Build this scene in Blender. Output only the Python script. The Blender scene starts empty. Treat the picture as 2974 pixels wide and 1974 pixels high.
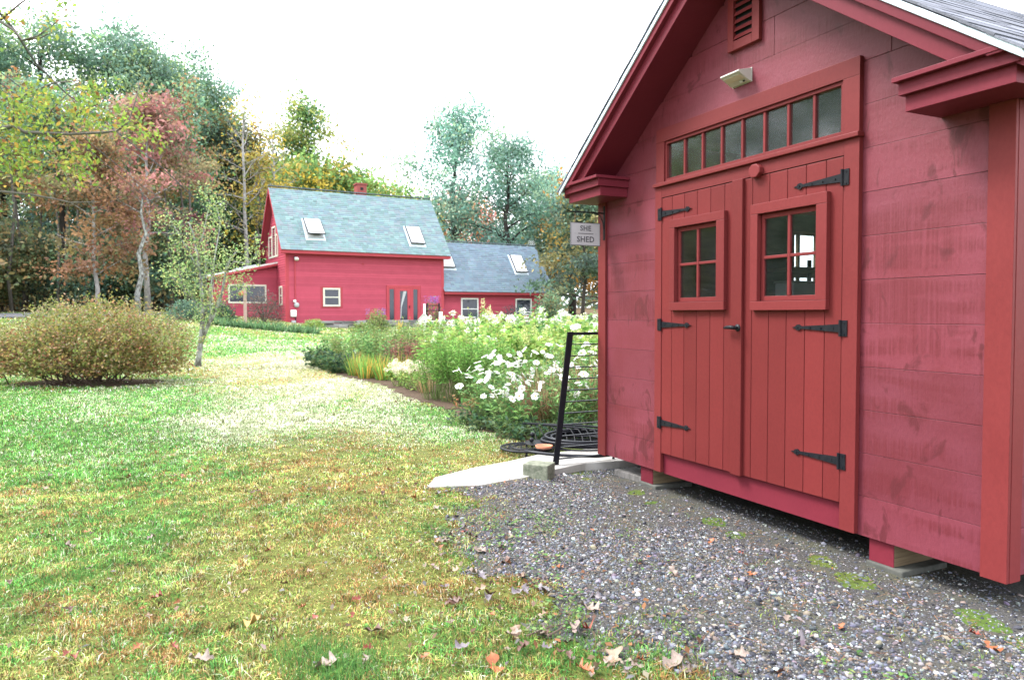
import bpy, math, random
import numpy as np
from mathutils import Vector, Matrix
R = math.radians
S = bpy.context.scene
COL = S.collection
rng = np.random.default_rng(7)
random.seed(7)

# ------------------------------------------------------------------ camera, sky, sun, exposure
FPX, CX, CY, EYE = 2120.0, 1487.0, 987.0, 1.40
PITCH, ROLL = R(2.0665), R(-0.156)
cam = bpy.data.cameras.new('camera')
cam.sensor_width = 36.0
cam.lens = FPX / 2974.0 * 36.0
cam.clip_start, cam.clip_end = 0.05, 3000
cam.dof.use_dof = True
cam.dof.focus_distance = 5.0
cam.dof.aperture_fstop = 4.0
camo = bpy.data.objects.new('camera', cam)
COL.objects.link(camo)
camo.matrix_world = Matrix.Translation((0, 0, EYE)) @ Matrix.Rotation(R(90) - PITCH, 4, 'X') @ Matrix.Rotation(ROLL, 4, 'Z')
S.camera = camo

SUN_EL, SUN_AZ = R(52), math.atan2(-0.97, 0.24)      # azimuth measured from +Y towards +X
W = bpy.data.worlds.new('World')
S.world = W
W.use_nodes = True
nt = W.node_tree
nt.nodes.clear()
out = nt.nodes.new('ShaderNodeOutputWorld')
bg = nt.nodes.new('ShaderNodeBackground')
sky = nt.nodes.new('ShaderNodeTexSky')
sky.sky_type = 'NISHITA'
sky.sun_disc = False
sky.sun_elevation = SUN_EL
sky.sun_rotation = SUN_AZ
sky.air_density = 1.0
sky.dust_density = 4.0
hs = nt.nodes.new('ShaderNodeHueSaturation')
hs.inputs['Saturation'].default_value = 0.25
mx = nt.nodes.new('ShaderNodeMix')
mx.data_type = 'RGBA'
mx.inputs[0].default_value = 0.7
mx.inputs[7].default_value = (8.6, 9.0, 9.7, 1)       # even cloud cover
nt.links.new(sky.outputs[0], hs.inputs['Color'])
nt.links.new(hs.outputs[0], mx.inputs[6])
nt.links.new(mx.outputs[2], bg.inputs['Color'])
bg.inputs['Strength'].default_value = 0.11
nt.links.new(bg.outputs[0], out.inputs[0])

sl = bpy.data.lights.new('sun', 'SUN')
sl.energy = 1.5
sl.angle = R(18)
sl.color = (1.0, 0.97, 0.92)
so = bpy.data.objects.new('sun', sl)
COL.objects.link(so)
sd = Vector((math.sin(SUN_AZ) * math.cos(SUN_EL), math.cos(SUN_AZ) * math.cos(SUN_EL), math.sin(SUN_EL)))
so.rotation_euler = sd.to_track_quat('Z', 'Y').to_euler()
so.location = (-20, 5, 40)
S.view_settings.view_transform = 'Standard'
S.view_settings.look = 'None'
S.view_settings.gamma = 1.0
S.view_settings.exposure = 2.25
S.render.engine = 'CYCLES'
S.cycles.max_bounces = 6
S.cycles.transparent_max_bounces = 8

# ------------------------------------------------------------------ pixel -> place helpers
def ray(px, py):
    x, y = px - CX, -(py - CY)
    c, s = math.cos(ROLL), math.sin(ROLL)
    x, y = c * x - s * y, s * x + c * y
    c, s = math.cos(PITCH), math.sin(PITCH)
    return np.array([x, c * FPX + s * y, -s * FPX + c * y])

def sstep(a, b, x):
    t = np.clip((x - a) / (b - a), 0, 1)
    return t * t * (3 - 2 * t)

def vnoise(x, y, sc, seed=0):
    x = np.asarray(x, float) * sc + 1000.3 + seed * 17.1
    y = np.asarray(y, float) * sc + 1000.7 + seed * 9.7
    xi, yi = np.floor(x).astype(np.int64), np.floor(y).astype(np.int64)
    fx, fy = x - xi, y - yi
    fx, fy = fx * fx * (3 - 2 * fx), fy * fy * (3 - 2 * fy)
    def h(a, b):
        n = (a * 374761393 + b * 668265263 + seed * 974711) & 0xffffffff
        n = ((n ^ (n >> 13)) * 1274126177) & 0xffffffff
        return ((n ^ (n >> 16)) & 0xffff) / 65535.0
    return (h(xi, yi) * (1 - fx) + h(xi + 1, yi) * fx) * (1 - fy) + (h(xi, yi + 1) * (1 - fx) + h(xi + 1, yi + 1) * fx) * fy

# shed frame: u along the front to the right, w into the shed
SU, SN = np.array([0.43193, -0.90191]), np.array([0.90191, 0.43193])
SO = np.array([0.80696, 6.61445])
def sh_w(u, w):                     # shed -> world xy
    return SO + SU * u + SN * w
def to_sh(x, y):
    return (x - SO[0]) * SU[0] + (y - SO[1]) * SU[1], (x - SO[0]) * SN[0] + (y - SO[1]) * SN[1]

def gz(x, y):
    x = np.asarray(x, float); y = np.asarray(y, float)
    z = 0.70 * np.clip((y - 9) / 28, 0, 1) + 0.025 * np.clip(y - 38, 0, 60)
    z = z + 0.75 * sstep(16, 34, y) * sstep(-7, -17, x)
    u, w = to_sh(x, y)
    z = z - 0.045 * sstep(-1.0, -0.1, w) * sstep(-1.2, 0, u) * (y < 14)
    z = z + (vnoise(x, y, 0.55, 3) - 0.5) * 0.05 * sstep(60, 25, y)
    return z

def ground(px, py):
    d = ray(px, py)
    z = 0.0
    for _ in range(40):
        t = (z - EYE) / d[2]
        z = 0.7 * z + 0.3 * float(gz(d[0] * t, d[1] * t))
    return np.array([d[0] * t, d[1] * t, float(gz(d[0] * t, d[1] * t))])
def at(px, py, Y):
    d = ray(px, py)
    t = Y / d[1]
    return np.array([d[0] * t, Y, EYE + d[2] * t])

# ------------------------------------------------------------------ materials
MATS = {}
def new_mat(name):
    m = bpy.data.materials.new(name)
    m.use_nodes = True
    MATS[name] = m
    return m, m.node_tree, m.node_tree.nodes['Principled BSDF']
def N(t, typ, **kw):
    n = t.nodes.new(typ)
    for k, v in kw.items():
        setattr(n, k, v)
    return n
def noise_col(t, c1, c2, scale, vec=None, detail=6, lo=0.35, hi=0.65, rough=0.6):
    n = N(t, 'ShaderNodeTexNoise')
    n.inputs['Scale'].default_value = scale
    n.inputs['Detail'].default_value = detail
    n.inputs['Roughness'].default_value = rough
    if vec is not None: t.links.new(vec, n.inputs['Vector'])
    r = N(t, 'ShaderNodeValToRGB')
    r.color_ramp.elements[0].position = lo
    r.color_ramp.elements[1].position = hi
    r.color_ramp.elements[0].color = (*c1, 1)
    r.color_ramp.elements[1].color = (*c2, 1)
    t.links.new(n.outputs['Fac'], r.inputs[0])
    return r.outputs[0], n.outputs['Fac']
def coords(t, scale=(1, 1, 1), kind='Object'):
    tc = N(t, 'ShaderNodeTexCoord')
    mp = N(t, 'ShaderNodeMapping')
    mp.inputs['Scale'].default_value = scale
    t.links.new(tc.outputs[kind], mp.inputs[0])
    return mp.outputs[0]
def add_bump(t, b, fac, strength, dist=0.01):
    bp = N(t, 'ShaderNodeBump')
    bp.inputs['Strength'].default_value = strength
    bp.inputs['Distance'].default_value = dist
    t.links.new(fac, bp.inputs['Height'])
    t.links.new(bp.outputs[0], b.inputs['Normal'])
def pmat(name, c1, c2=None, scale=8.0, rough=0.6, spec=0.4, metal=0.0, bump=0.2, vs=(1, 1, 1), bdist=0.005):
    m, t, b = new_mat(name)
    c2 = c2 or tuple(x * 0.75 for x in c1)
    v = coords(t, vs)
    c, f = noise_col(t, c1, c2, scale, v)
    t.links.new(c, b.inputs['Base Color'])
    b.inputs['Roughness'].default_value = rough
    b.inputs['Specular IOR Level'].default_value = spec
    b.inputs['Metallic'].default_value = metal
    if bump: add_bump(t, b, f, bump, bdist)
    return m
def amat(name, rough=0.6, trans=0.0, spec=0.3, tint=None):
    """colour comes from the mesh's own per-piece colour attribute"""
    m, t, b = new_mat(name)
    a = N(t, 'ShaderNodeAttribute', attribute_name='Col')
    b.inputs['Roughness'].default_value = rough
    b.inputs['Specular IOR Level'].default_value = spec
    t.links.new(a.outputs['Color'], b.inputs['Base Color'])
    if trans:
        o = t.nodes['Material Output']
        tr = N(t, 'ShaderNodeBsdfTranslucent')
        t.links.new(a.outputs['Color'], tr.inputs[0])
        ms = N(t, 'ShaderNodeMixShader')
        ms.inputs[0].default_value = trans
        t.links.new(b.outputs[0], ms.inputs[1])
        t.links.new(tr.outputs[0], ms.inputs[2])
        t.links.new(ms.outputs[0], o.inputs[0])
    return m
LEAF = amat('leaf', 0.5, 0.45, 0.12)
PETAL = amat('petal', 0.6, 0.3)
BLADE = amat('grass_blade', 0.6, 0.3, 0.08)
STONE = amat('pebble', 0.7, 0, 0.25)
SHINGLE = amat('shingle', 0.85, 0, 0.15)

def red_paint(name, c1, c2, saw=0.0, rough=0.5, spec=0.16, knots=False, grain=0.06):
    m, t, b = new_mat(name)
    base, _ = noise_col(t, c1, c2, 2.2, coords(t, (1, 1, 1)), 8, 0.3, 0.7)
    fine, ff = noise_col(t, (1, 1, 1), (0.86, 0.84, 0.86), 60, coords(t, (1, 1, 0.6)), 4, 0.3, 0.75)
    mul = N(t, 'ShaderNodeMix', data_type='RGBA', blend_type='MULTIPLY')
    mul.inputs[0].default_value = 1
    t.links.new(base, mul.inputs[6]); t.links.new(fine, mul.inputs[7])
    col = mul.outputs[2]
    oi = N(t, 'ShaderNodeObjectInfo')
    hv = N(t, 'ShaderNodeHueSaturation')
    mr = N(t, 'ShaderNodeMapRange')
    mr.inputs[3].default_value = 0.88; mr.inputs[4].default_value = 1.1
    t.links.new(oi.outputs['Random'], mr.inputs[0])
    t.links.new(mr.outputs[0], hv.inputs['Value'])
    t.links.new(col, hv.inputs['Color'])
    col = hv.outputs[0]
    h = ff
    if saw:
        # rough-sawn face: fine vertical saw lines, stronger in bands
        n1 = N(t, 'ShaderNodeTexNoise'); n1.inputs['Scale'].default_value = 1.0; n1.inputs['Detail'].default_value = 2
        t.links.new(coords(t, (70, 1, 2.0)), n1.inputs['Vector'])
        n2 = N(t, 'ShaderNodeTexNoise'); n2.inputs['Scale'].default_value = 1.0; n2.inputs['Detail'].default_value = 3
        t.links.new(coords(t, (0.9, 1, 6)), n2.inputs['Vector'])
        r2 = N(t, 'ShaderNodeMapRange'); r2.inputs[1].default_value = 0.38; r2.inputs[2].default_value = 0.58
        t.links.new(n2.outputs['Fac'], r2.inputs[0])
        mm = N(t, 'ShaderNodeMath', operation='MULTIPLY')
        t.links.new(n1.outputs['Fac'], mm.inputs[0]); t.links.new(r2.outputs[0], mm.inputs[1])
        r1 = N(t, 'ShaderNodeMapRange'); r1.inputs[1].default_value = 0.30; r1.inputs[2].default_value = 0.62
        r1.inputs[3].default_value = 1.0; r1.inputs[4].default_value = 0.30
        t.links.new(mm.outputs[0], r1.inputs[0])
        m3 = N(t, 'ShaderNodeMix', data_type='RGBA')
        m3.inputs[6].default_value = (c2[0] * 0.75, c2[1] * 0.6, c2[2] * 0.6, 1)
        t.links.new(r1.outputs[0], m3.inputs[0]); t.links.new(col, m3.inputs[7])
        col = m3.outputs[2]
        ad = N(t, 'ShaderNodeMath', operation='ADD')
        t.links.new(mm.outputs[0], ad.inputs[0]); t.links.new(ff, ad.inputs[1])
        h = ad.outputs[0]
    if knots:
        vo = N(t, 'ShaderNodeTexNoise'); vo.inputs['Scale'].default_value = 1.0; vo.inputs['Detail'].default_value = 5
        vo.inputs['Distortion'].default_value = 1.2
        t.links.new(coords(t, (6.5, 1, 4.0)), vo.inputs['Vector'])
        kr = N(t, 'ShaderNodeMapRange'); kr.inputs[1].default_value = 0.60; kr.inputs[2].default_value = 0.66
        t.links.new(vo.outputs['Fac'], kr.inputs[0])
        km = N(t, 'ShaderNodeMath', operation='MULTIPLY'); km.inputs[1].default_value = 0.72
        t.links.new(kr.outputs[0], km.inputs[0])
        m4 = N(t, 'ShaderNodeMix', data_type='RGBA')
        m4.inputs[7].default_value = (0.075, 0.012, 0.016, 1)
        t.links.new(km.outputs[0], m4.inputs[0]); t.links.new(col, m4.inputs[6])
        col = m4.outputs[2]
    t.links.new(col, b.inputs['Base Color'])
    b.inputs['Roughness'].default_value = rough
    b.inputs['Specular IOR Level'].default_value = spec
    add_bump(t, b, h, 0.6 if saw else 0.12, 0.003)
    return m
WALLRED = red_paint('stained_red_board', (0.166, 0.034, 0.051), (0.132, 0.021, 0.029), saw=1.0, spec=0.3, rough=0.5, knots=True)
TRIMRED = red_paint('painted_red_trim', (0.160, 0.026, 0.027), (0.142, 0.022, 0.023), rough=0.5)
DOORRED = red_paint('painted_red_door', (0.146, 0.0215, 0.022), (0.130, 0.019, 0.0195), rough=0.5)
EAVERED = red_paint('painted_red_eave', (0.150, 0.019, 0.031), (0.125, 0.016, 0.027), rough=0.5)
HOUSERED = red_paint('house_red_paint', (0.45, 0.072, 0.112), (0.40, 0.062, 0.098), rough=0.6)
HOUSETRIM = red_paint('house_red_trim', (0.42, 0.062, 0.080), (0.37, 0.054, 0.070), rough=0.6)
CREAM = pmat('cream_window_paint', (0.62, 0.60, 0.50), (0.55, 0.53, 0.44), 5, 0.5)
WHITE = pmat('white_paint', (0.75, 0.75, 0.74), (0.66, 0.66, 0.66), 6, 0.5)
DRIP = pmat('white_metal_edge', (0.62, 0.70, 0.80), (0.55, 0.63, 0.74), 9, 0.35, 0.5)
IRON = pmat('black_iron', (0.007, 0.008, 0.012), (0.013, 0.013, 0.016), 40, 0.45, 0.18, 0.0, 0.15)
RAWWOOD = pmat('raw_wood', (0.20, 0.15, 0.09), (0.12, 0.085, 0.052), 9, 0.8, 0.2, 0, 0.3, (1, 0.3, 6))  # tone lowered so the skids carry the darkness under the shed
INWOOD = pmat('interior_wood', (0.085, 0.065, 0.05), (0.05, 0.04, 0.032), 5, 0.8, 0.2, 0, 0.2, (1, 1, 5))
GREYWOOD = pmat('weathered_wood', (0.16, 0.15, 0.145), (0.09, 0.085, 0.08), 10, 0.85, 0.2, 0, 0.3, (4, 1, 1))
CONCRETE = pmat('concrete_pad', (0.10, 0.10, 0.09), (0.06, 0.062, 0.055), 12, 0.9, 0.2, 0, 0.4)
GRANITE = pmat('granite_block', (0.20, 0.205, 0.16), (0.10, 0.115, 0.08), 26, 0.9, 0.2, 0, 0.7, (1, 1, 1), 0.012)
SLAB = pmat('pale_stone_slab', (0.36, 0.345, 0.325), (0.25, 0.24, 0.22), 5, 0.85, 0.2, 0, 0.3)
FIELDSTONE = amat('field_stone', 0.9, 0, 0.2)
TERRA = pmat('terracotta', (0.48, 0.19, 0.11), (0.40, 0.15, 0.09), 14, 0.8, 0.2)
RUBBER = pmat('hose_rubber', (0.010, 0.011, 0.016), (0.018, 0.019, 0.025), 20, 0.45, 0.25)
LAMPGREY = pmat('lamp_casing', (0.50, 0.49, 0.45), (0.45, 0.44, 0.41), 10, 0.4, 0.5)
DIFFUSER = pmat('lamp_diffuser', (0.52, 0.45, 0.36), (0.48, 0.42, 0.34), 10, 0.35, 0.5)
SIGNGREY = pmat('sign_face', (0.42, 0.41, 0.43), (0.37, 0.36, 0.385), 4, 0.6, 0.3)
SIGNDARK = pmat('sign_letter', (0.10, 0.10, 0.11), (0.085, 0.085, 0.095), 12, 0.6)
CHAIN = pmat('rusty_chain', (0.20, 0.12, 0.08), (0.13, 0.08, 0.05), 40, 0.6)
YELLOW = pmat('yellow_paint', (0.72, 0.48, 0.10), (0.64, 0.42, 0.09), 8, 0.5)
BARK_GREY = pmat('grey_bark', (0.17, 0.155, 0.14), (0.09, 0.08, 0.07), 14, 0.9, 0.2, 0, 0.5, (1, 1, 0.25), 0.02)
BARK_PALE = pmat('lichen_bark', (0.36, 0.375, 0.35), (0.07, 0.06, 0.055), 11, 0.9, 0.2, 0, 0.5, (1, 1, 0.5), 0.02)
BARK_DARK = pmat('dark_bark', (0.055, 0.046, 0.040), (0.032, 0.028, 0.026), 10, 0.9, 0.2, 0, 0.5, (1, 1, 0.25), 0.02)
BARK_BIRCH = pmat('birch_bark', (0.42, 0.40, 0.38), (0.20, 0.19, 0.185), 5, 0.8, 0.2, 0, 0.3, (1, 1, 0.6), 0.02)
TWIG = pmat('brown_twig', (0.12, 0.08, 0.06), (0.07, 0.05, 0.04), 20, 0.9)
STEM = pmat('green_stem', (0.10, 0.17, 0.04), (0.13, 0.15, 0.05), 8, 0.7)
METALGREY = pmat('grey_metal', (0.42, 0.43, 0.44), (0.36, 0.37, 0.38), 8, 0.5)
WIRE = pmat('cable', (0.05, 0.055, 0.065), (0.07, 0.07, 0.08), 8, 0.6)

def glass(name, tint, refl=1.0, dirt=0.0):
    m, t, b = new_mat(name)
    o = t.nodes['Material Output']
    tr = N(t, 'ShaderNodeBsdfTransparent'); tr.inputs[0].default_value = (*tint, 1)
    gl = N(t, 'ShaderNodeBsdfGlossy'); gl.inputs['Roughness'].default_value = 0.07
    gl.inputs[0].default_value = (refl, refl, refl, 1)
    lw = N(t, 'ShaderNodeLayerWeight'); lw.inputs[0].default_value = 0.5
    pw = N(t, 'ShaderNodeMath', operation='POWER'); pw.inputs[1].default_value = 4.0
    fr = N(t, 'ShaderNodeMath', operation='MULTIPLY_ADD'); fr.inputs[1].default_value = 0.95; fr.inputs[2].default_value = 0.05
    t.links.new(lw.outputs['Facing'], pw.inputs[0]); t.links.new(pw.outputs[0], fr.inputs[0])
    ms = N(t, 'ShaderNodeMixShader')
    t.links.new(fr.outputs[0], ms.inputs[0]); t.links.new(tr.outputs[0], ms.inputs[1]); t.links.new(gl.outputs[0], ms.inputs[2])
    last = ms.outputs[0]
    if dirt:
        df = N(t, 'ShaderNodeBsdfDiffuse'); df.inputs[0].default_value = (0.35, 0.38, 0.40, 1)
        nz = N(t, 'ShaderNodeTexNoise'); nz.inputs['Scale'].default_value = 7; nz.inputs['Detail'].default_value = 8
        t.links.new(coords(t), nz.inputs['Vector'])
        mr = N(t, 'ShaderNodeMapRange'); mr.inputs[1].default_value = 0.35; mr.inputs[2].default_value = 0.8
        mr.inputs[3].default_value = dirt * 0.25; mr.inputs[4].default_value = dirt
        t.links.new(nz.outputs['Fac'], mr.inputs[0])
        m2 = N(t, 'ShaderNodeMixShader')
        t.links.new(mr.outputs[0], m2.inputs[0]); t.links.new(last, m2.inputs[1]); t.links.new(df.outputs[0], m2.inputs[2])
        last = m2.outputs[0]
    t.links.new(last, o.inputs[0])
    return m
PANE = glass('window_glass', (0.92, 0.95, 0.95), 0.9, 0.015)
DUSTY = glass('dusty_glass', (0.86, 0.89, 0.89), 0.8, 0.045)
DARKGLASS = pmat('house_glass', (0.012, 0.016, 0.03), (0.02, 0.025, 0.04), 3, 0.06, 0.6, 0, 0)
SKYGLASS = pmat('skylight_glass', (0.55, 0.57, 0.58), (0.5, 0.52, 0.54), 3, 0.12, 0.8, 0, 0)

# ------------------------------------------------------------------ mesh helpers
class MB:
    def __init__(s): s.v, s.f, s.c = [], [], []
    def add(s, vs, fs, col=None):
        o = len(s.v); s.v += [tuple(map(float, p)) for p in vs]; s.f += [tuple(i + o for i in f) for f in fs]
        if col is not None: s.c += [tuple(col)] * len(vs)
        return s
    def box(s, x0, x1, y0, y1, z0, z1, M=None, col=None):
        vs = [(x, y, z) for z in (z0, z1) for y in (y0, y1) for x in (x0, x1)]
        if M is not None: vs = [M @ Vector(p) for p in vs]
        return s.add(vs, [(0, 2, 3, 1), (4, 5, 7, 6), (0, 1, 5, 4), (2, 6, 7, 3), (0, 4, 6, 2), (1, 3, 7, 5)], col)
    def prism(s, poly, a, b, plane='xz', M=None, col=None):
        n = len(poly)
        if plane == 'xz': vs = [(p[0], a, p[1]) for p in poly] + [(p[0], b, p[1]) for p in poly]
        elif plane == 'yz': vs = [(a, p[0], p[1]) for p in poly] + [(b, p[0], p[1]) for p in poly]
        else: vs = [(p[0], p[1], a) for p in poly] + [(p[0], p[1], b) for p in poly]
        if M is not None: vs = [M @ Vector(p) for p in vs]
        fs = [tuple(range(n)), tuple(range(2 * n - 1, n - 1, -1))] + [(i, i + n, (i + 1) % n + n, (i + 1) % n) for i in range(n)]
        return s.add(vs, fs, col)
    def tube(s, path, rad, sides=6, caps=True, col=None):
        path = [Vector(p) for p in path]; n = len(path)
        if not hasattr(rad, '__len__'): rad = [rad] * n
        vs, fs = [], []
        up = Vector((0, 0, 1))
        t0 = (path[1] - path[0]).normalized()
        a = t0.cross(up if abs(t0.z) < 0.9 else Vector((1, 0, 0))).normalized()
        for i, p in enumerate(path):
            t = (path[min(i + 1, n - 1)] - path[max(i - 1, 0)])
            t = t.normalized() if t.length > 1e-9 else t0
            a = (a - t * a.dot(t)).normalized(); b = t.cross(a)
            for k in range(sides):
                an = 2 * math.pi * k / sides
                vs.append(p + (a * math.cos(an) + b * math.sin(an)) * rad[i])
        for i in range(n - 1):
            for k in range(sides):
                fs.append((i * sides + k, i * sides + (k + 1) % sides, (i + 1) * sides + (k + 1) % sides, (i + 1) * sides + k))
        if caps: fs += [tuple(range(sides - 1, -1, -1)), tuple(range((n - 1) * sides, n * sides))]
        return s.add(vs, fs, col)
    def ring(s, c, r, tr, seg=40, sides=6, a0=0, a1=2 * math.pi, M=None, col=None):
        pts = [Vector((c[0] + r * math.cos(a0 + (a1 - a0) * i / seg), c[1] + r * math.sin(a0 + (a1 - a0) * i / seg), c[2])) for i in range(seg + 1)]
        if M is not None: pts = [M @ p for p in pts]
        return s.tube(pts, tr, sides, True, col)
    def lathe(s, prof, seg=20, c=(0, 0, 0), M=None, col=None):
        vs, fs, m = [], [], len(prof)
        for r, z in prof:
            for k in range(seg):
                an = 2 * math.pi * k / seg
                p = Vector((c[0] + r * math.cos(an), c[1] + r * math.sin(an), c[2] + z))
                vs.append(M @ p if M is not None else p)
        for i in range(m - 1):
            for k in range(seg): fs.append((i * seg + k, i * seg + (k + 1) % seg, (i + 1) * seg + (k + 1) % seg, (i + 1) * seg + k))
        fs += [tuple(range(seg - 1, -1, -1)), tuple(range((m - 1) * seg, m * seg))]
        return s.add(vs, fs, col)
    def mesh(s, name, mat, smooth=False):
        me = bpy.data.meshes.new(name)
        me.from_pydata(s.v, [], s.f)
        if s.c:
            at_ = me.attributes.new('Col', 'FLOAT_COLOR', 'POINT')
            at_.data.foreach_set('color', np.array([(*c, 1) for c in s.c], np.float32).ravel())
        if smooth: me.polygons.foreach_set('use_smooth', [True] * len(me.polygons))
        me.materials.append(mat)
        me.update()
        return me
    def build(s, name, mat, parent=None, smooth=False, bevel=0.0):
        return mobj(name, s.mesh(name, mat, smooth), parent, bevel)
def mobj(name, me, parent=None, bevel=0.0):
    o = bpy.data.objects.new(name, me)
    COL.objects.link(o)
    if parent is not None: o.parent = parent
    if bevel:
        b = o.modifiers.new('bevel', 'BEVEL'); b.width = bevel; b.segments = 2; b.limit_method = 'ANGLE'
    return o
def np_mesh(name, V, F, C, mat, smooth=False):
    """V (n,3), F (m,k) one arity, C (n,3) colours"""
    me = bpy.data.meshes.new(name)
    V = np.ascontiguousarray(V, np.float32); F = np.ascontiguousarray(F, np.int32)
    me.vertices.add(len(V)); me.vertices.foreach_set('co', V.ravel())
    m, k = F.shape
    me.loops.add(m * k); me.loops.foreach_set('vertex_index', F.ravel())
    me.polygons.add(m)
    me.polygons.foreach_set('loop_start', np.arange(0, m * k, k, dtype=np.int32))
    me.polygons.foreach_set('loop_total', np.full(m, k, np.int32))
    if smooth: me.polygons.foreach_set('use_smooth', np.ones(m, bool))
    me.materials.append(mat)
    me.update(calc_edges=True)
    if C is not None:
        a = me.attributes.new('Col', 'FLOAT_COLOR', 'POINT')
        a.data.foreach_set('color', np.concatenate([C, np.ones((len(C), 1))], 1).astype(np.float32).ravel())
    return me
def thing(name, label, cat, loc=(0, 0, 0), rz=0.0, group=None):
    o = bpy.data.objects.new(name, None)
    COL.objects.link(o)
    o.empty_display_size = 0.2
    o.location = [float(c) for c in loc]; o.rotation_euler = (0, 0, rz)
    return tag(o, label, cat, group)
def tag(o, label, cat, group=None):
    o['label'] = label; o['category'] = cat
    if group: o['group'] = group
    return o
def kind(o, k):
    o['kind'] = k
    return o
def dup(root, loc, rz=0.0, scale=1.0, label=None, group=None):
    r = root.copy(); COL.objects.link(r)
    r.location = [float(c) for c in loc]; r.rotation_euler = (0, 0, rz); r.scale = (scale,) * 3 if not hasattr(scale, '__len__') else scale
    if label: r['label'] = label
    if group: r['group'] = group
    for ch in root.children:
        c = ch.copy(); COL.objects.link(c); c.parent = r
        for g in ch.children:
            d = g.copy(); COL.objects.link(d); d.parent = c
    return r

def leaf_arrays(P, L, C, up=0.4, asp=0.55, droop=0.0, dirs=None, r=None):
    r = r or rng
    n = len(P)
    d = r.normal(size=(n, 3)) if dirs is None else dirs + r.normal(size=(n, 3)) * 0.35
    d[:, 2] -= droop
    d /= np.linalg.norm(d, axis=1, keepdims=True) + 1e-9
    nn = r.normal(size=(n, 3)); nn[:, 2] += up * 2
    s = np.cross(d, nn); s /= np.linalg.norm(s, axis=1, keepdims=True) + 1e-9
    nm = np.cross(s, d)
    L = np.broadcast_to(np.asarray(L, float), (n,))[:, None]
    mid = P + d * L * 0.5
    V = np.stack([P, mid + s * L * asp * 0.5 + nm * L * 0.08, P + d * L, mid - s * L * asp * 0.5 + nm * L * 0.08], 1).reshape(-1, 3)
    F = np.arange(4 * n).reshape(n, 4)
    return V, F, np.repeat(C, 4, 0)
def pal(n, cols, wts=None, jit=0.18, r=None):
    r = r or rng
    cols = np.array(cols, float)
    w = np.ones(len(cols)) if wts is None else np.array(wts, float)
    c = cols[r.choice(len(cols), n, p=w / w.sum())]
    return np.clip(c * (1 + r.normal(size=(n, 1)) * jit) * (1 + r.normal(size=(n, 3)) * jit * 0.3), 0.003, 0.95)
def leaf_obj(name, P, L, C, parent=None, mat=None, **kw):
    return mobj(name, np_mesh(name, *leaf_arrays(np.asarray(P, float), L, C, **kw), mat or LEAF), parent)


# ------------------------------------------------------------------ ground
def in_poly(x, y, poly):
    x = np.asarray(x, float); y = np.asarray(y, float)
    r = np.zeros(x.shape, bool); n = len(poly)
    for i in range(n):
        x0, y0 = poly[i]; x1, y1 = poly[(i + 1) % n]
        c = ((y0 > y) != (y1 > y)) & (x < (x1 - x0) * (y - y0) / (y1 - y0 + 1e-12) + x0)
        r ^= c
    return r
BED = [(-4.75, 17.3), (-3.5, 14.7), (-2.4, 13.2), (-1.65, 11.5), (-0.85, 10.3), (-0.45, 9.0), (0.0, 8.05), (0.6, 7.75), (1.5, 8.0), (6, 10), (8, 16), (4, 26), (-3.0, 25), (-4.6, 20.5)]
SLABP = [tuple(ground(*p)[:2]) for p in ((1240, 1418), (1262, 1390), (1380, 1362), (1470, 1350), (1560, 1336), (1700, 1322), (1900, 1318), (1900, 1352), (1800, 1362), (1700, 1368), (1611, 1379), (1525, 1392), (1400, 1412))]
BX_Y = [0.0, 2.0, 2.78, 3.29, 4.26, 5.0, 5.45, 5.7, 6.4, 7.0, 7.6, 9]
BX_X = [2.6, 1.25, 0.6, 0.12, -0.34, -0.45, -0.52, -0.55, 0.0, 0.45, 0.8, 1.6]
def gravel_d(x, y):
    return x - np.interp(y, BX_Y, BX_X) + (vnoise(x, y, 2.2, 5) - 0.5) * 0.55 + (vnoise(x, y, 7, 6) - 0.5) * 0.25
def greenness(x, y):
    g = 0.47 + 0.45 * (vnoise(x, y, 0.55, 11) - 0.5) + 0.7 * (vnoise(x, y, 1.9, 12) - 0.5) - 0.08 * sstep(5.5, 3.5, y)
    for bx, by, br, a in ((-5.0, 8.6, 2.4, 0.75), (-6.8, 10.6, 2.6, 0.75), (-3.4, 9.8, 1.2, 0.5), (-1.7, 5.1, 0.55, 0.45), (-2.6, 4.2, 0.6, 0.3), (-3.2, 6.6, 1.0, 0.3),
                          (-3.6, 14.3, 2.4, -0.5), (-2.0, 8.2, 1.4, -0.35), (-0.9, 6.2, 1.2, -0.4), (-5.2, 17.5, 2.2, -0.6), (-1.0, 4.6, 0.6, -0.35), (-2.4, 11.2, 1.6, -0.25), (-1.3, 9.9, 1.0, 0.8), (-0.6, 8.6, 0.6, 0.6), (-3.0, 12.9, 0.9, 0.3), (-7, 24, 6, 0.45), (-0.7, 3.3, 1.1, -0.3), (-2.2, 3.2, 0.9, -0.15)):
        g = g + a * np.exp(-((x - bx) ** 2 + (y - by) ** 2) / br ** 2)
    return np.clip(g, 0.03, 0.97)
def dryness(x, y):           # pale bleached patches
    return np.clip(0.35 * sstep(0.5, 0.75, vnoise(x, y, 0.8, 21)) * sstep(6, 9, y) + 0.9 * np.exp(-((x + 2.6) ** 2 / 2.6 + (y - 11.3) ** 2 / 5.0)) + 0.5 * np.exp(-((x + 3.6) ** 2 / 0.5 + (y - 9.3) ** 2 / 2.0)) + np.exp(-((x + 3.4) ** 2 + (y - 14.2) ** 2) / 5.0) + 0.8 * np.exp(-((x + 5.0) ** 2 + (y - 18.0) ** 2) / 6.0), 0, 1)
GREENS = np.array([(0.10, 0.30, 0.065), (0.14, 0.37, 0.09), (0.23, 0.40, 0.09), (0.055, 0.17, 0.045)])
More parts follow.
